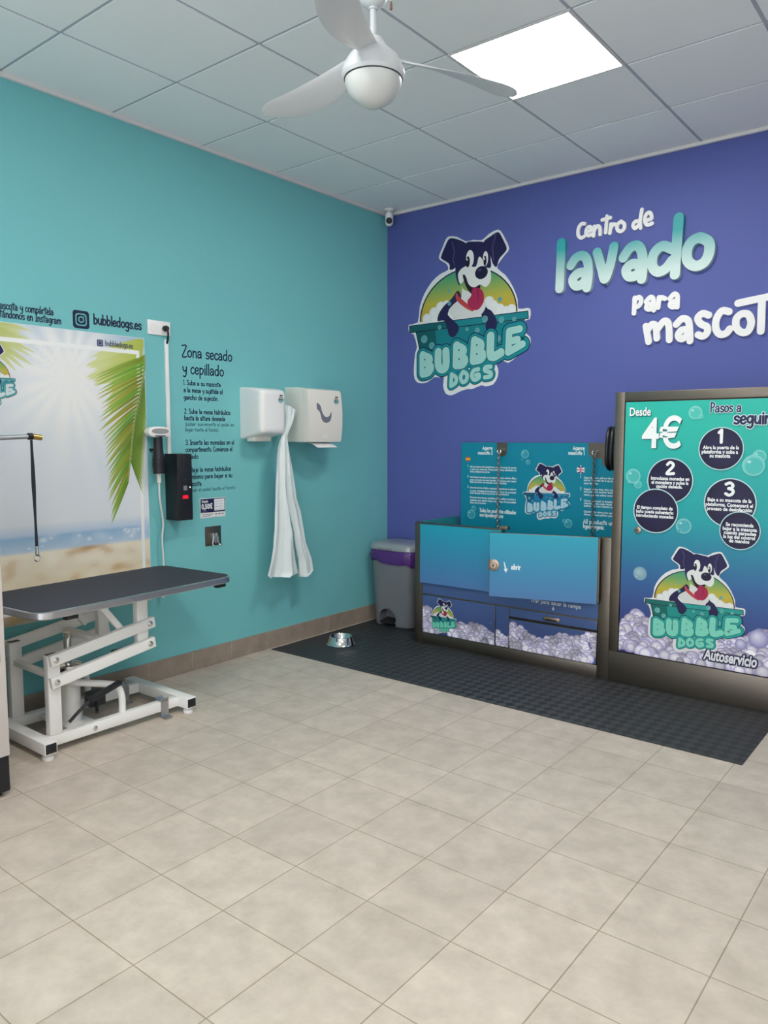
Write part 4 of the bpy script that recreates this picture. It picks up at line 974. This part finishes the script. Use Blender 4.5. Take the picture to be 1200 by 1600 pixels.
# white printed border line
uR = LW(217, 600, .0042).y; vT = LW(110, 540, .0042).z
P.rect(PY0+.05, vT-.012, uR+.008, vT+.010, (238,240,240), 12.6); P.rect(uR-.012, PZ0+.05, uR+.008, vT-.012, (238,240,240), 12.6)
P.rect(PY0+.05, PZ0+.05, uR-.012, PZ0+.068, (238,240,240), 12.6); P.rect(PY0+.05, PZ0+.068, PY0+.068, vT-.012, (238,240,240), 12.6)
emblem(P, -2.985-.30, LW(22, 592).z-.53*.30, .30, 31, True, (70, 150, 156), (206, 220, 222))
c = LW(156, 536, .0042); hw = .018
P.poly([(c.y+x, c.z+z) for x, z in rr(hw, .006)], (60, 70, 110), 34); P.poly([(c.y+x, c.z+z) for x, z in rr(hw*.66, .005)], (170, 170, 190), 36); P.poly([(c.y+x, c.z+z) for x, z in rr(hw*.5, .004)], (60, 70, 110), 38)
a = LW(164, 540, .0042); P.text('bubbledogs.es', a.y, a.z, .03, .0018, (60, 72, 92), 36, (LW(207, 540).y-a.y)/(layout('bubbledogs.es')[0]*.03))
P.build('poster_print', po)

# ------------------------------------------------------------------ socket, plug, cable duct
sy_, sz_ = -2.14, 2.073
t = thing('wall_socket', 'white double wall socket plate above the white cable duct', 'socket', (0, sy_, sz_-.041))
bm = NB(); box(bm, (0, sy_-.077, sz_-.041), (.010, sy_+.077, sz_+.041), .003); obj('plate', bm, M['white'], t)
for o_ in (-.037, .037):
    bm = NB(); lathe(bm, [(.021, .009), (.021, .0115), (.0185, .0115), (.0175, .006), (0, .006)], (0, sy_+o_, sz_), 28, (1, 0, 0)); so = obj('socket', bm, M['cream'], t)
    bm = NB()
    for s_ in (-.0085, .0085): lathe(bm, [(.0026, .0062), (0, .0064)], (0, sy_+o_+s_, sz_), 10, (1, 0, 0))
    obj('contact_hole', bm, M['dark'], so)
t = thing('power_plug', 'black plug in the right hand socket with its cable going down', 'plug', (.0115, sy_+.037, sz_))
bm = NB(); lathe(bm, [(.0165, .0065), (.0165, .03), (.012, .038), (0, .04)], (0, sy_+.037, sz_), 20, (1, 0, 0)); obj('plug_body', bm, M['black'], t)
bm = NB(); tube(bm, smooth([(.034, sy_+.037, sz_), (.038, sy_+.04, sz_-.03), (.025, sy_+.046, sz_-.06), (.012, sy_+.047, sz_-.085)], 5), .006, 10, rs=None); obj('cable', bm, M['black'], t)
bm = NB(); box(bm, (0, -2.105, 1.30), (.014, -2.082, 2.012), .002)
tag(obj('cable_duct', bm, M['white']), 'thin white vertical cable duct from the socket to the black coin box', 'cable duct')

# ------------------------------------------------------------------ coin box and hand-held pet dryer
BX, B0, B1, BZ0, BZ1 = .122, -2.122, -2.018, .957, 1.348
t = thing('coin_box', 'tall black coin box with a red display on the teal wall', 'coin box', (0, (B0+B1)/2, BZ0))
bm = NB(); box(bm, (0, B0, BZ0), (BX, B1, BZ1), .003); obj('housing', bm, M['black'], t)
yc = (B0+B1)/2
def plate(nm, z, hy, hz, m, d=.003, y=yc): bm = NB(); box(bm, (BX-.002, y-hy, z-hz), (BX+d, y+hy, z+hz), .001); return obj(nm, bm, m, t)
plate('display', 1.095, .018, .010, M['led']); plate('keypad', 1.147, .012, .014, M['key']); plate('coin_slot', 1.30, .018, .022, M['dark']); plate('slot_cover', 1.19, .018, .012, M['dark'])
bm = NB(); lathe(bm, [(.006, -.002), (.006, .006), (.003, .009), (0, .009)], (BX, yc+.032, 1.150), 16, (1, 0, 0)); obj('key_lock', bm, M['chrome'], t)
dy = -2.206; dx = .062
t = thing('pet_dryer', 'hand-held pet dryer brush, white oval head over black handle, left of coin box', 'pet dryer', (dx, dy, 1.20))
bm = NB(); N_ = 36
def oval(r, h, x): return [(x, dy+r*math.copysign(abs(math.cos(q))**.8, math.cos(q)), 1.474+h*math.copysign(abs(math.sin(q))**.8, math.sin(q))) for q in [2*PI*k/N_ for k in range(N_)]]
loft(bm, [oval(.062, .02, dx-.03), oval(.074, .030, dx-.024), oval(.076, .032, dx), oval(.074, .030, dx+.02), oval(.064, .022, dx+.024)]); obj('brush_head', bm, M['white'], t)
bm = NB(); loft(bm, [[(x, y, z+.005) for x, y, z in oval(.056, .015, dx+.02)], [(x, y, z+.005) for x, y, z in oval(.056, .015, dx+.027)]]); obj('brush_face', bm, M['grille'], t)
bm = NB(); box(bm, (dx+.02, dy-.034, 1.449), (dx+.0262, dy+.034, 1.455), .001); obj('vent_slot', bm, M['dark'], t)
bm = NB(); lathe(bm, [(.027, 1.447), (.025, 1.44), (.026, 1.40), (.028, 1.36), (.033, 1.33), (.035, 1.29), (.035, 1.25), (.034, 1.235)], (dx, dy, 0), 24); h_ = obj('handle', bm, M['black'], t)
bm = NB()
for z in (1.315, 1.30, 1.285): lathe(bm, [(.0355, z-.003), (.0365, z), (.0355, z+.003)], (dx, dy, 0), 24)
obj('grip_ring', bm, M['dark'], h_)
bm = NB(); lathe(bm, [(.017, 1.237), (.016, 1.228), (.012, 1.222), (.011, 1.185), (.007, 1.18)], (dx, dy, 0), 16); obj('coupling', bm, M['cream'], t)
bm = NB(); q = smooth([(dx, dy, 1.19), (dx-.003, dy+.002, 1.10), (dx-.025, dy+.03, 1.0), (dx-.03, dy+.04, .93), (dx-.03, dy+.03, .85), (dx-.03, dy+.035, .74), (.03, dy+.035, .62), (.03, dy+.03, .56)], 6)
tube(bm, q, .0055, 8); obj('hose', bm, M['cord'], t)
bm = NB(); tube(bm, [(.03, dy+.03, .57), (.03, dy+.027, .53), (.03, dy+.025, .50)], .01, 10, rs=[.006, .012, .009]); obj('hose_end', bm, M['cord'], t)
bm = NB(); box(bm, (0, dy-.02, 1.366), (dx-.022, dy+.02, 1.380), .002); obj('wall_holder', bm, M['black'], t)

# ------------------------------------------------------------------ price card and hook plate
a, b = LW(312, 779), LW(352, 806); y0, y1, z0, z1 = a.y, b.y, .943, 1.066
bm = NB(); box(bm, (0, y0, z0), (.003, y1, z1), .001); pc = obj('price_card', bm, M['white']); tag(pc, 'small navy and white price card reading 0,50€ right of the coin box', 'price sign')
P = PRL(.0031); W2 = y1-y0
P.rect(y0+.003, z0+.033, y1-.003, z1-.003, (28, 32, 72), 2); P.rect(y0+W2*.55, z0+.042, y1-.008, z1-.008, (228, 230, 234), 4)
P.type('Desde', y0+.012, z1-.026, .021, (236, 238, 240), 6, .9, .03); P.type('0,50€', y0+.010, z1-.066, .045, (240, 242, 244), 6, .8, .035)
for k, tx in enumerate(('1 moneda', 'por servicio')): P.type(tx, y0+.012, z0+.046-.010*k, .009, (160, 168, 196), 6, .9, .01)
for k in range(4):
    z = z1-.024-.0165*k; P.rect(y0+W2*.59, z-.0015, y0+W2*.66, z+.0015, (90, 96, 120), 6); P.rect(y0+W2*.70, z-.001, y0+W2*.92, z+.001, (150, 154, 170), 6)
for k in range(2): P.rect(y0+.014, z0+.021-.010*k, y0+W2*(.5-.1*k), z0+.024-.010*k, (50, 54, 90), 6)
for k in range(3): P.rect(y0+W2*(.58+.13*k), z0+.018, y0+W2*(.66+.13*k), z0+.023, (50, 54, 90), 6)
P.build('card_print', pc)
t = thing('hook_plate', 'square steel plate with a chrome hook below the price card', 'hook', (0, -1.776, .765))
bm = NB(); box(bm, (0, -1.838, .765), (.004, -1.714, .887), .001); obj('plate', bm, M['steel'], t)
bm = NB()
for o_ in (-.016, .016): tube(bm, smooth([(.004, -1.776+o_*.6, .838), (.02, -1.776+o_*.7, .842), (.028, -1.776+o_, .82), (.026, -1.776+o_*1.4, .785), (.034, -1.776+o_*1.8, .768), (.05, -1.776+o_*2.2, .772)], 5), .005, 8)
box(bm, (.004, -1.796, .78), (.02, -1.756, .845), .004); obj('hook', bm, M['chrome'], t)

# ------------------------------------------------------------------ hand dryer
def sticker(P_O, parent, U, V, N, wd):
    P = Print(P_O, U, V, N); emblem(P, 0, 0, wd, 1, True); return P.build('sticker', parent)
y0, y1 = -1.535, -1.318; ym = (y0+y1)/2
t = thing('hand_dryer', 'white rounded hand dryer mounted on the teal wall left of the towel dispenser', 'hand dryer', (0, ym, 1.425))
bm = NB()
def rsec(x, hw_, zb, zt, r, n=6):
    out = []
    for sx_, sz2, q0 in ((1, 1, 0), (-1, 1, PI/2), (-1, -1, PI), (1, -1, 1.5*PI)):
        for k in range(n+1):
            q = q0+PI/2*k/n; out.append((x, ym+sx_*(hw_-r)+r*math.cos(q), (zt-r if sz2 > 0 else zb+r)+r*math.sin(q)))
    return out
loft(bm, [rsec(0, .108, 1.432, 1.768, .02), rsec(.10, .109, 1.448, 1.762, .022), rsec(.165, .109, 1.463, 1.754, .026), rsec(.19, .105, 1.470, 1.748, .028), rsec(.202, .094, 1.482, 1.738, .03), rsec(.206, .075, 1.50, 1.72, .03)]); obj('cover', bm, M['white'], t)
bm = NB(); box(bm, (.03, ym-.085, 1.418), (.11, ym+.06, 1.452), .008); obj('air_outlet', bm, M['cream'], t)
sticker((.2066, ym+.032, 1.664), t, (0, 1, 0), (0, 0, 1), (1, 0, 0), .05)
# ------------------------------------------------------------------ towel dispenser
y0, y1 = -1.135, -.80; ym = (y0+y1)/2
t = thing('towel_dispenser', 'off-white paper towel dispenser with grey curved window on the teal wall', 'towel dispenser', (0, ym, 1.41))
bm = NB(); loft(bm, [rsec(x, h_, zb, zt, r) for x, h_, zb, zt, r in ((0, .165, 1.415, 1.786, .008), (.12, .165, 1.412, 1.782, .008), (.185, .166, 1.412, 1.772, .01))]); obj('housing', bm, M['cream'], t)
bm = NB()
prof = [(.186, 1.772), (.205, 1.768), (.214, 1.75), (.224, 1.68), (.230, 1.60), (.228, 1.52), (.220, 1.45), (.212, 1.415), (.186, 1.412)]
prism(bm, [(x, y0-.001, z) for x, z in prof], (0, y1-y0+.002, 0)); fc = obj('front_cover', bm, M['cream'], t, 25)
def fx_(z):
    for (a_, z1_), (b_, z2_) in zip(prof[1:], prof[2:]):
        if z2_ <= z <= z1_: return a_+(b_-a_)*(z1_-z)/(z1_-z2_)
    return .23
def DP(px, py): p = at(340+px/3.3333, 560+py/3.3333, 0, .228); return (p.y, p.z)
wpts = smooth([DP(*q) for q in ((520,232),(536,246),(543,276),(552,296),(566,306),(582,298),(590,278),(591,306),(583,328),(562,336),(544,322),(536,296),(530,276),(518,262))], 3, True)
bm = NB(); prism(bm, [(fx_(z)-.001, y, z) for y, z in wpts], (.0022, 0, 0)); obj('level_window', bm, M['smoke'], t)
bm = NB(); prism(bm, [(fx_(z)-.001, y, z) for y, z in [(ym+.03*math.cos(q), 1.452+.011*math.sin(q)) for q in [2*PI*k/20 for k in range(20)]]], (.0015, 0, 0)); obj('lock_cover', bm, M['white'], t)
sticker((.2262, y1-.085, 1.672), t, (0, 1, 0), (0, 0, 1), (1, 0, 0), .052)
bm = NB()
loft(bm, [[(x, y, z), (x, y, z-.0012), (x, y+wd_, z-.0012), (x, y+wd_, z)] for x, y, wd_, z in ((.15, -1.06, .20, 1.4105), (.175, -1.06, .20, 1.406), (.20, -1.055, .20, 1.392), (.225, -1.05, .20, 1.377))]); tag(obj('paper_towel', bm, M['paper'], None, 0), 'white paper towel sheet sticking out under the towel dispenser', 'paper towel')
# ------------------------------------------------------------------ hanging plastic bag
BGX = .165
def bgp(px, py): p = at(340+px/3.3333, 560+py/3.3333, 0, BGX); return (p.y, p.z)
bm = NB(); rd = random.Random(8)
rowsL = [((352,240),(384,252)),((354,300),(380,322)),((352,360),(362,372)),((336,390),(350,400)),((318,430),(345,440)),((308,460),(348,480)),((302,520),(350,540)),((299,600),(352,620)),((297,700),(360,720)),((295,800),(375,800)),((291,900),(398,905)),((284,980),(400,980)),((270,1060),(412,1060)),((250,1130),(428,1118)),((262,1142),(400,1136))]
rowsR = [((384,252),(412,272)),((380,322),(395,330)),((362,372),(370,380)),((350,400),(362,404)),((345,440),(370,440)),((348,480),(376,480)),((350,540),(386,545)),((352,620),(397,630)),((360,720),(410,728)),((375,800),(430,800)),((400,905),(446,890)),((408,980),(458,960)),((424,1050),(490,1045)),((432,1120),(498,1105)),((440,1140),(480,1128))]
def lobe(rows, ph, sgn):
    NX = 12; dense = []
    for i in range(len(rows)-1):
        for k in range(3):
            q = k/3; dense.append(tuple(tuple(rows[i][e][x]*(1-q)+rows[i+1][e][x]*q for x in (0, 1)) for e in (0, 1)))
    dense.append(rows[-1]); front, back = [], []
    for j, (a, b) in enumerate(dense):
        A, B = bgp(*a), bgp(*b); fr, bk = [], []
        for k in range(NX+1):
            q = k/NX; y = A[0]+(B[0]-A[0])*q; z = A[1]+(B[1]-A[1])*q
            amp = .004+.024*j/len(dense)
            off = amp*(math.sin(q*9+ph+j*.05)+.5*math.sin(q*21+j*.16+ph)) + .004*noise.noise(Vector((y*22, z*11, ph)))
            fr.append(bm.verts.new((BGX+off, y, z))); bk.append(bm.verts.new((BGX+off-.0015, y, z)))
        front.append(fr); back.append(bk)
    for g_, rv in ((front, 0), (back, 1)):
        for a, b in zip(g_, g_[1:]):
            for k in range(NX): f = (a[k], a[k+1], b[k+1], b[k]); bm.faces.new(f[::-1] if rv else f)
lobe(rowsL, 0, 1); lobe(rowsR, 2.1, -1)
tag(obj('plastic_bag', bm, M['film'], None, 80), 'long crumpled white plastic bag hanging between hand dryer and towel dispenser', 'plastic bag')

# ================================================================== GROOMING TABLE
t = thing('grooming_table', 'white hydraulic dog grooming table with black rubber top against the teal wall', 'grooming table', (.36, -2.82, 0))
wm = M['white_metal']
# table top, turned slightly on its frame
tc = Vector((.408, -2.752, 0)); ang = math.radians(3.9)
def tt(lx, ly, z): # lx across (towards the room), ly along
    return (tc.x + lx*math.cos(ang) - ly*math.sin(ang)*1, tc.y + lx*math.sin(ang)*1 + ly*math.cos(ang), z)
def rrect(hx, hy, r, z, n=8):
    out = []
    for sx_, sy2, q0 in ((1, 1, 0), (-1, 1, PI/2), (-1, -1, PI), (1, -1, 1.5*PI)):
        for k in range(n+1):
            q = q0+PI/2*k/n; out.append(tt(sx_*(hx-r)+r*math.cos(q), sy2*(hy-r)+r*math.sin(q), z))
    return out
ZT = .703
bm = NB(); loft(bm, [rrect(.295, .565, .075, ZT-.034), rrect(.298, .568, .078, ZT-.030), rrect(.298, .568, .078, ZT-.004), rrect(.293, .563, .073, ZT-.0005)]); top = obj('table_edge', bm, M['alu'], t)
bm = NB(); loft(bm, [rrect(.291, .561, .071, ZT-.002), rrect(.289, .559, .069, ZT+.0015)]); obj('table_top', bm, M['rubber_top'], t)
for ly in (-.40, .48):
    bm = NB(); p0 = tt(.285, ly, ZT-.05); beam(bm, tt(.27, ly-.03, ZT-.044), tt(.27, ly+.03, ZT-.044), .03, .02); obj('corner_pad', bm, M['black'], t)
XF, XR = .527, .17                       # the two side frames
YL, YR = -3.20, -2.434
for y in (YL, YR):
    bm = NB(); box(bm, (.045, y-.03, .03), (.617, y+.03, .085), .004); cb = obj('crossbar', bm, wm, t)
    for x in (.045, .617):
        bm = NB(); s_ = 1 if x > .3 else -1; box(bm, (x-.003*s_, y-.025, .036), (x+.002*s_, y+.025, .080), .001); obj('end_cap', bm, M['black'], cb)
    for x in (.075, .585):
        bm = NB(); lathe(bm, [(.016, .032), (.016, .02), (.024, .018), (.026, .006), (.024, 0)], (x, y, 0), 20); obj('foot', bm, M['white'], cb)
for x in (XF, XR):
    bm = NB(); box(bm, (x-.02, YL+.03, .034), (x+.02, YR-.03, .085), .003); obj('base_rail', bm, wm, t)
    bm = NB(); box(bm, (x-.02, -3.165, .085), (x+.02, -3.105, .458), .003); ps = obj('post', bm, wm, t)
    bm = NB(); box(bm, (x-.016, -3.161, .456), (x+.016, -3.109, .4605)); obj('post_cap', bm, M['black'], ps)
    xo = x + .028 if x == XF else x - .028
    for n_, za, zb in (('upper_arm', .438, .512), ('lower_arm', .336, .410)):
        bm = NB(); A, B = Vector((xo, -3.135, za)), Vector((xo, -2.64, zb)); d = (B-A).normalized(); beam(bm, A-d*.025, B+d*.03, .03, .052); ar = obj(n_, bm, wm, t)
        for pt in (A, B):
            bm = NB(); s_ = 1 if x == XF else -1
            lathe(bm, [(.011, .012), (.011, .021), (.006, .023), (0, .023)], pt, 6, (s_, 0, 0)); lathe(bm, [(.015, .0145), (.015, .017)], pt, 20, (s_, 0, 0)); obj('bolt', bm, M['chrome'], ar)
    bm = NB(); box(bm, (x-.02, -2.695, .395), (x+.02, -2.635, ZT-.036), .003); obj('top_post', bm, wm, t)
    bm = NB(); beam(bm, (x-.002, -2.755, .475), (x-.002, -2.90, ZT-.04), .026, .03); obj('brace', bm, wm, t)
bm = NB(); box(bm, (XR-.05, -3.06, ZT-.05), (XF+.05, -3.0, ZT-.033), .002); obj('top_bracket', bm, wm, t)
bm = NB(); box(bm, (XR-.05, -2.70, ZT-.05), (XF+.05, -2.58, ZT-.033), .002); obj('top_bracket', bm, wm, t)
bm = NB(); box(bm, (XR+.02, -3.15, .345), (XF-.02, -3.12, .37), .002); obj('spreader', bm, wm, t)
bm = NB(); box(bm, (XR+.01, -2.89, .45), (XF-.01, -2.85, .48), .002); obj('spreader', bm, wm, t)
# hydraulic pump
px_, py_ = .36, -2.965
bm = NB(); box(bm, (XR+.021, py_-.07, .05), (XF-.021, py_+.07, .066), .002); obj('pump_plate', bm, wm, t)
bm = NB(); lathe(bm, [(.058, .066), (.058, .10), (.052, .105), (.052, .275), (.046, .29), (.0, .292)], (px_, py_, 0), 32); pm = obj('pump_cylinder', bm, wm, t)
bm = NB(); lathe(bm, [(.06, .30), (.066, .31), (.066, .345), (.05, .352)], (px_, py_, 0), 28); lathe(bm, [(.018, .286), (.018, .5)], (px_, py_, 0), 18); obj('pump_piston', bm, M['chrome'], t)
bm = NB(); tube(bm, [(px_-.06, py_-.04, .09), (px_-.06, py_-.04, .34)], .024, 18); obj('valve_tube', bm, M['black'], t)
bm = NB(); box(bm, (px_+.045, py_+.05, .13), (px_+.11, py_+.13, .20), .006); tube(bm, [(px_+.09, py_+.09, .16), (px_+.16, py_+.05, .12)], .008, 8); obj('valve_block', bm, M['black'], t)
PA = smooth([(.57, -3.085, .135), (.575, -3.03, .18), (.575, -2.97, .215), (.56, -2.90, .225), (.53, -2.80, .235)], 5)
bm = NB(); tube(bm, PA, .008, 10); pe = obj('pedal_lever', bm, M['black'], t)
bm = NB(); beam(bm, (.575, -2.985, .21), (.525, -2.79, .24), .03, .02); obj('pedal_tread', bm, M['black'], pe)
UL = smooth([(XF-.02, -2.772, .085), (XF-.02, -2.772, .16), (XF-.03, -2.79, .215), (XF-.05, -2.84, .235), (XF-.09, -2.98, .27), (XF-.15, -3.03, .285)], 6)
bm = NB(); tube(bm, UL, .017, 14); obj('pedal_guard', bm, wm, t)
UL2 = [(XR+.02, y, z) for x, y, z in UL]
bm = NB(); tube(bm, smooth([(XR+.02, -2.772, .085), (XR+.02, -2.772, .16), (XR+.03, -2.79, .21), (XR+.06, -2.84, .232), (XR+.10, -2.98, .262)], 6), .017, 14); obj('pedal_guard', bm, wm, t)
for x in (XF, XR):
    bm = NB(); box(bm, (x-.024, -2.575, .03), (x-.020, -2.53, .1)); box(bm, (x+.020, -2.575, .004), (x+.024, -2.53, .1)); box(bm, (x-.024, -2.575, .086), (x+.024, -2.53, .09)); box(bm, (x+.020, -2.575, .004), (x+.06, -2.53, .008)); obj('lock_clip', bm, M['alu'], t)
bm = NB(); lathe(bm, [(.012, 0), (.012, .006), (.007, .008), (0, .008)], (XF+.02, -2.945, .06), 6, (1, 0, 0)); obj('rail_bolt', bm, M['chrome'], t)
bm = NB(); box(bm, (XF-.06, -2.80, .385), (XF-.015, -2.74, .395), .004); obj('release_lever', bm, M['black'], t)
# grooming arm with leash loop
ax_, ay_ = .42, -3.37
t2 = t
bm = NB(); tube(bm, smooth([(ax_, ay_, ZT-.06), (ax_, ay_, 1.36), (ax_, ay_+.008, 1.42), (ax_, ay_+.03, 1.434), (ax_, ay_+.06, 1.437)], 6) + [(ax_, -3.125, 1.446)], .0105, 12); obj('grooming_arm', bm, M['alu'], t)
bm = NB(); box(bm, (ax_-.025, ay_-.025, ZT-.08), (ax_+.025, ay_+.03, ZT+.035), .004); obj('arm_clamp', bm, M['alu'], t)
bm = NB(); tube(bm, [(ax_, -3.128, 1.446), (ax_, -3.083, 1.440)], .013, 12); obj('arm_tip', bm, M['gold'], t)
ts = thing('leash_loop', 'black leash strap with steel snap hook hanging from the grooming arm', 'leash', (ax_, -3.127, .88))
bm = NB(); lathe(bm, [(.0125, -.012), (.0155, -.01), (.0155, .01), (.0125, .012)], (ax_, -3.135, 1.446), 16, (0, 1, 0)); obj('collar', bm, M['black'], t)
bm = NB(); secs = []
for k in range(13):
    q = k/12; z = 1.43-.485*q; wd = .0045+.004*math.sin(q*PI*1.3)**2 if q < .95 else .006; y = -3.13+.004*q
    secs.append([(ax_-.003, y-wd, z), (ax_+.003, y-wd, z), (ax_+.003, y+wd, z), (ax_-.003, y+wd, z)])
loft(bm, secs); obj('strap', bm, M['strap'], ts)
bm = NB(); lathe(bm, [(.006, .945), (.008, .935), (.006, .925), (.009, .915), (.0085, .905), (.005, .90)], (ax_, -3.126, 0), 14)
tube(bm, [(ax_, -3.126+.014*math.sin(k*2*PI/16), .889-.014*math.cos(k*2*PI/16)) for k in range(17)], .003, 8, False); obj('snap_hook', bm, M['chrome'], ts)

# ------------------------------------------------------------------ grey cabinet at the left edge
KX, KY = .807, -3.468
t = thing('vending_cabinet', 'pale grey cabinet with black plinth cut by the left picture edge', 'cabinet', (.42, -3.87, 0))
bm = NB(); box(bm, (.06, KY-.80, .168), (KX, KY, 1.62), .004); obj('body', bm, M['grey_cab'], t)
bm = NB(); box(bm, (.07, KY-.795, .022), (KX-.004, KY-.004, .168), .002); obj('plinth', bm, M['black'], t)
for x in (.12, KX-.05):
    for y in (KY-.75, KY-.05):
        bm = NB(); lathe(bm, [(.03, .024), (.03, .004), (.026, 0)], (x, y, 0), 16); obj('foot', bm, M['black'], t)
bm = NB(); box(bm, (KX-.004, KY-.77, .555), (KX+.003, KY-.022, 1.45), .002); obj('front_panel', bm, M['smoke'], t)
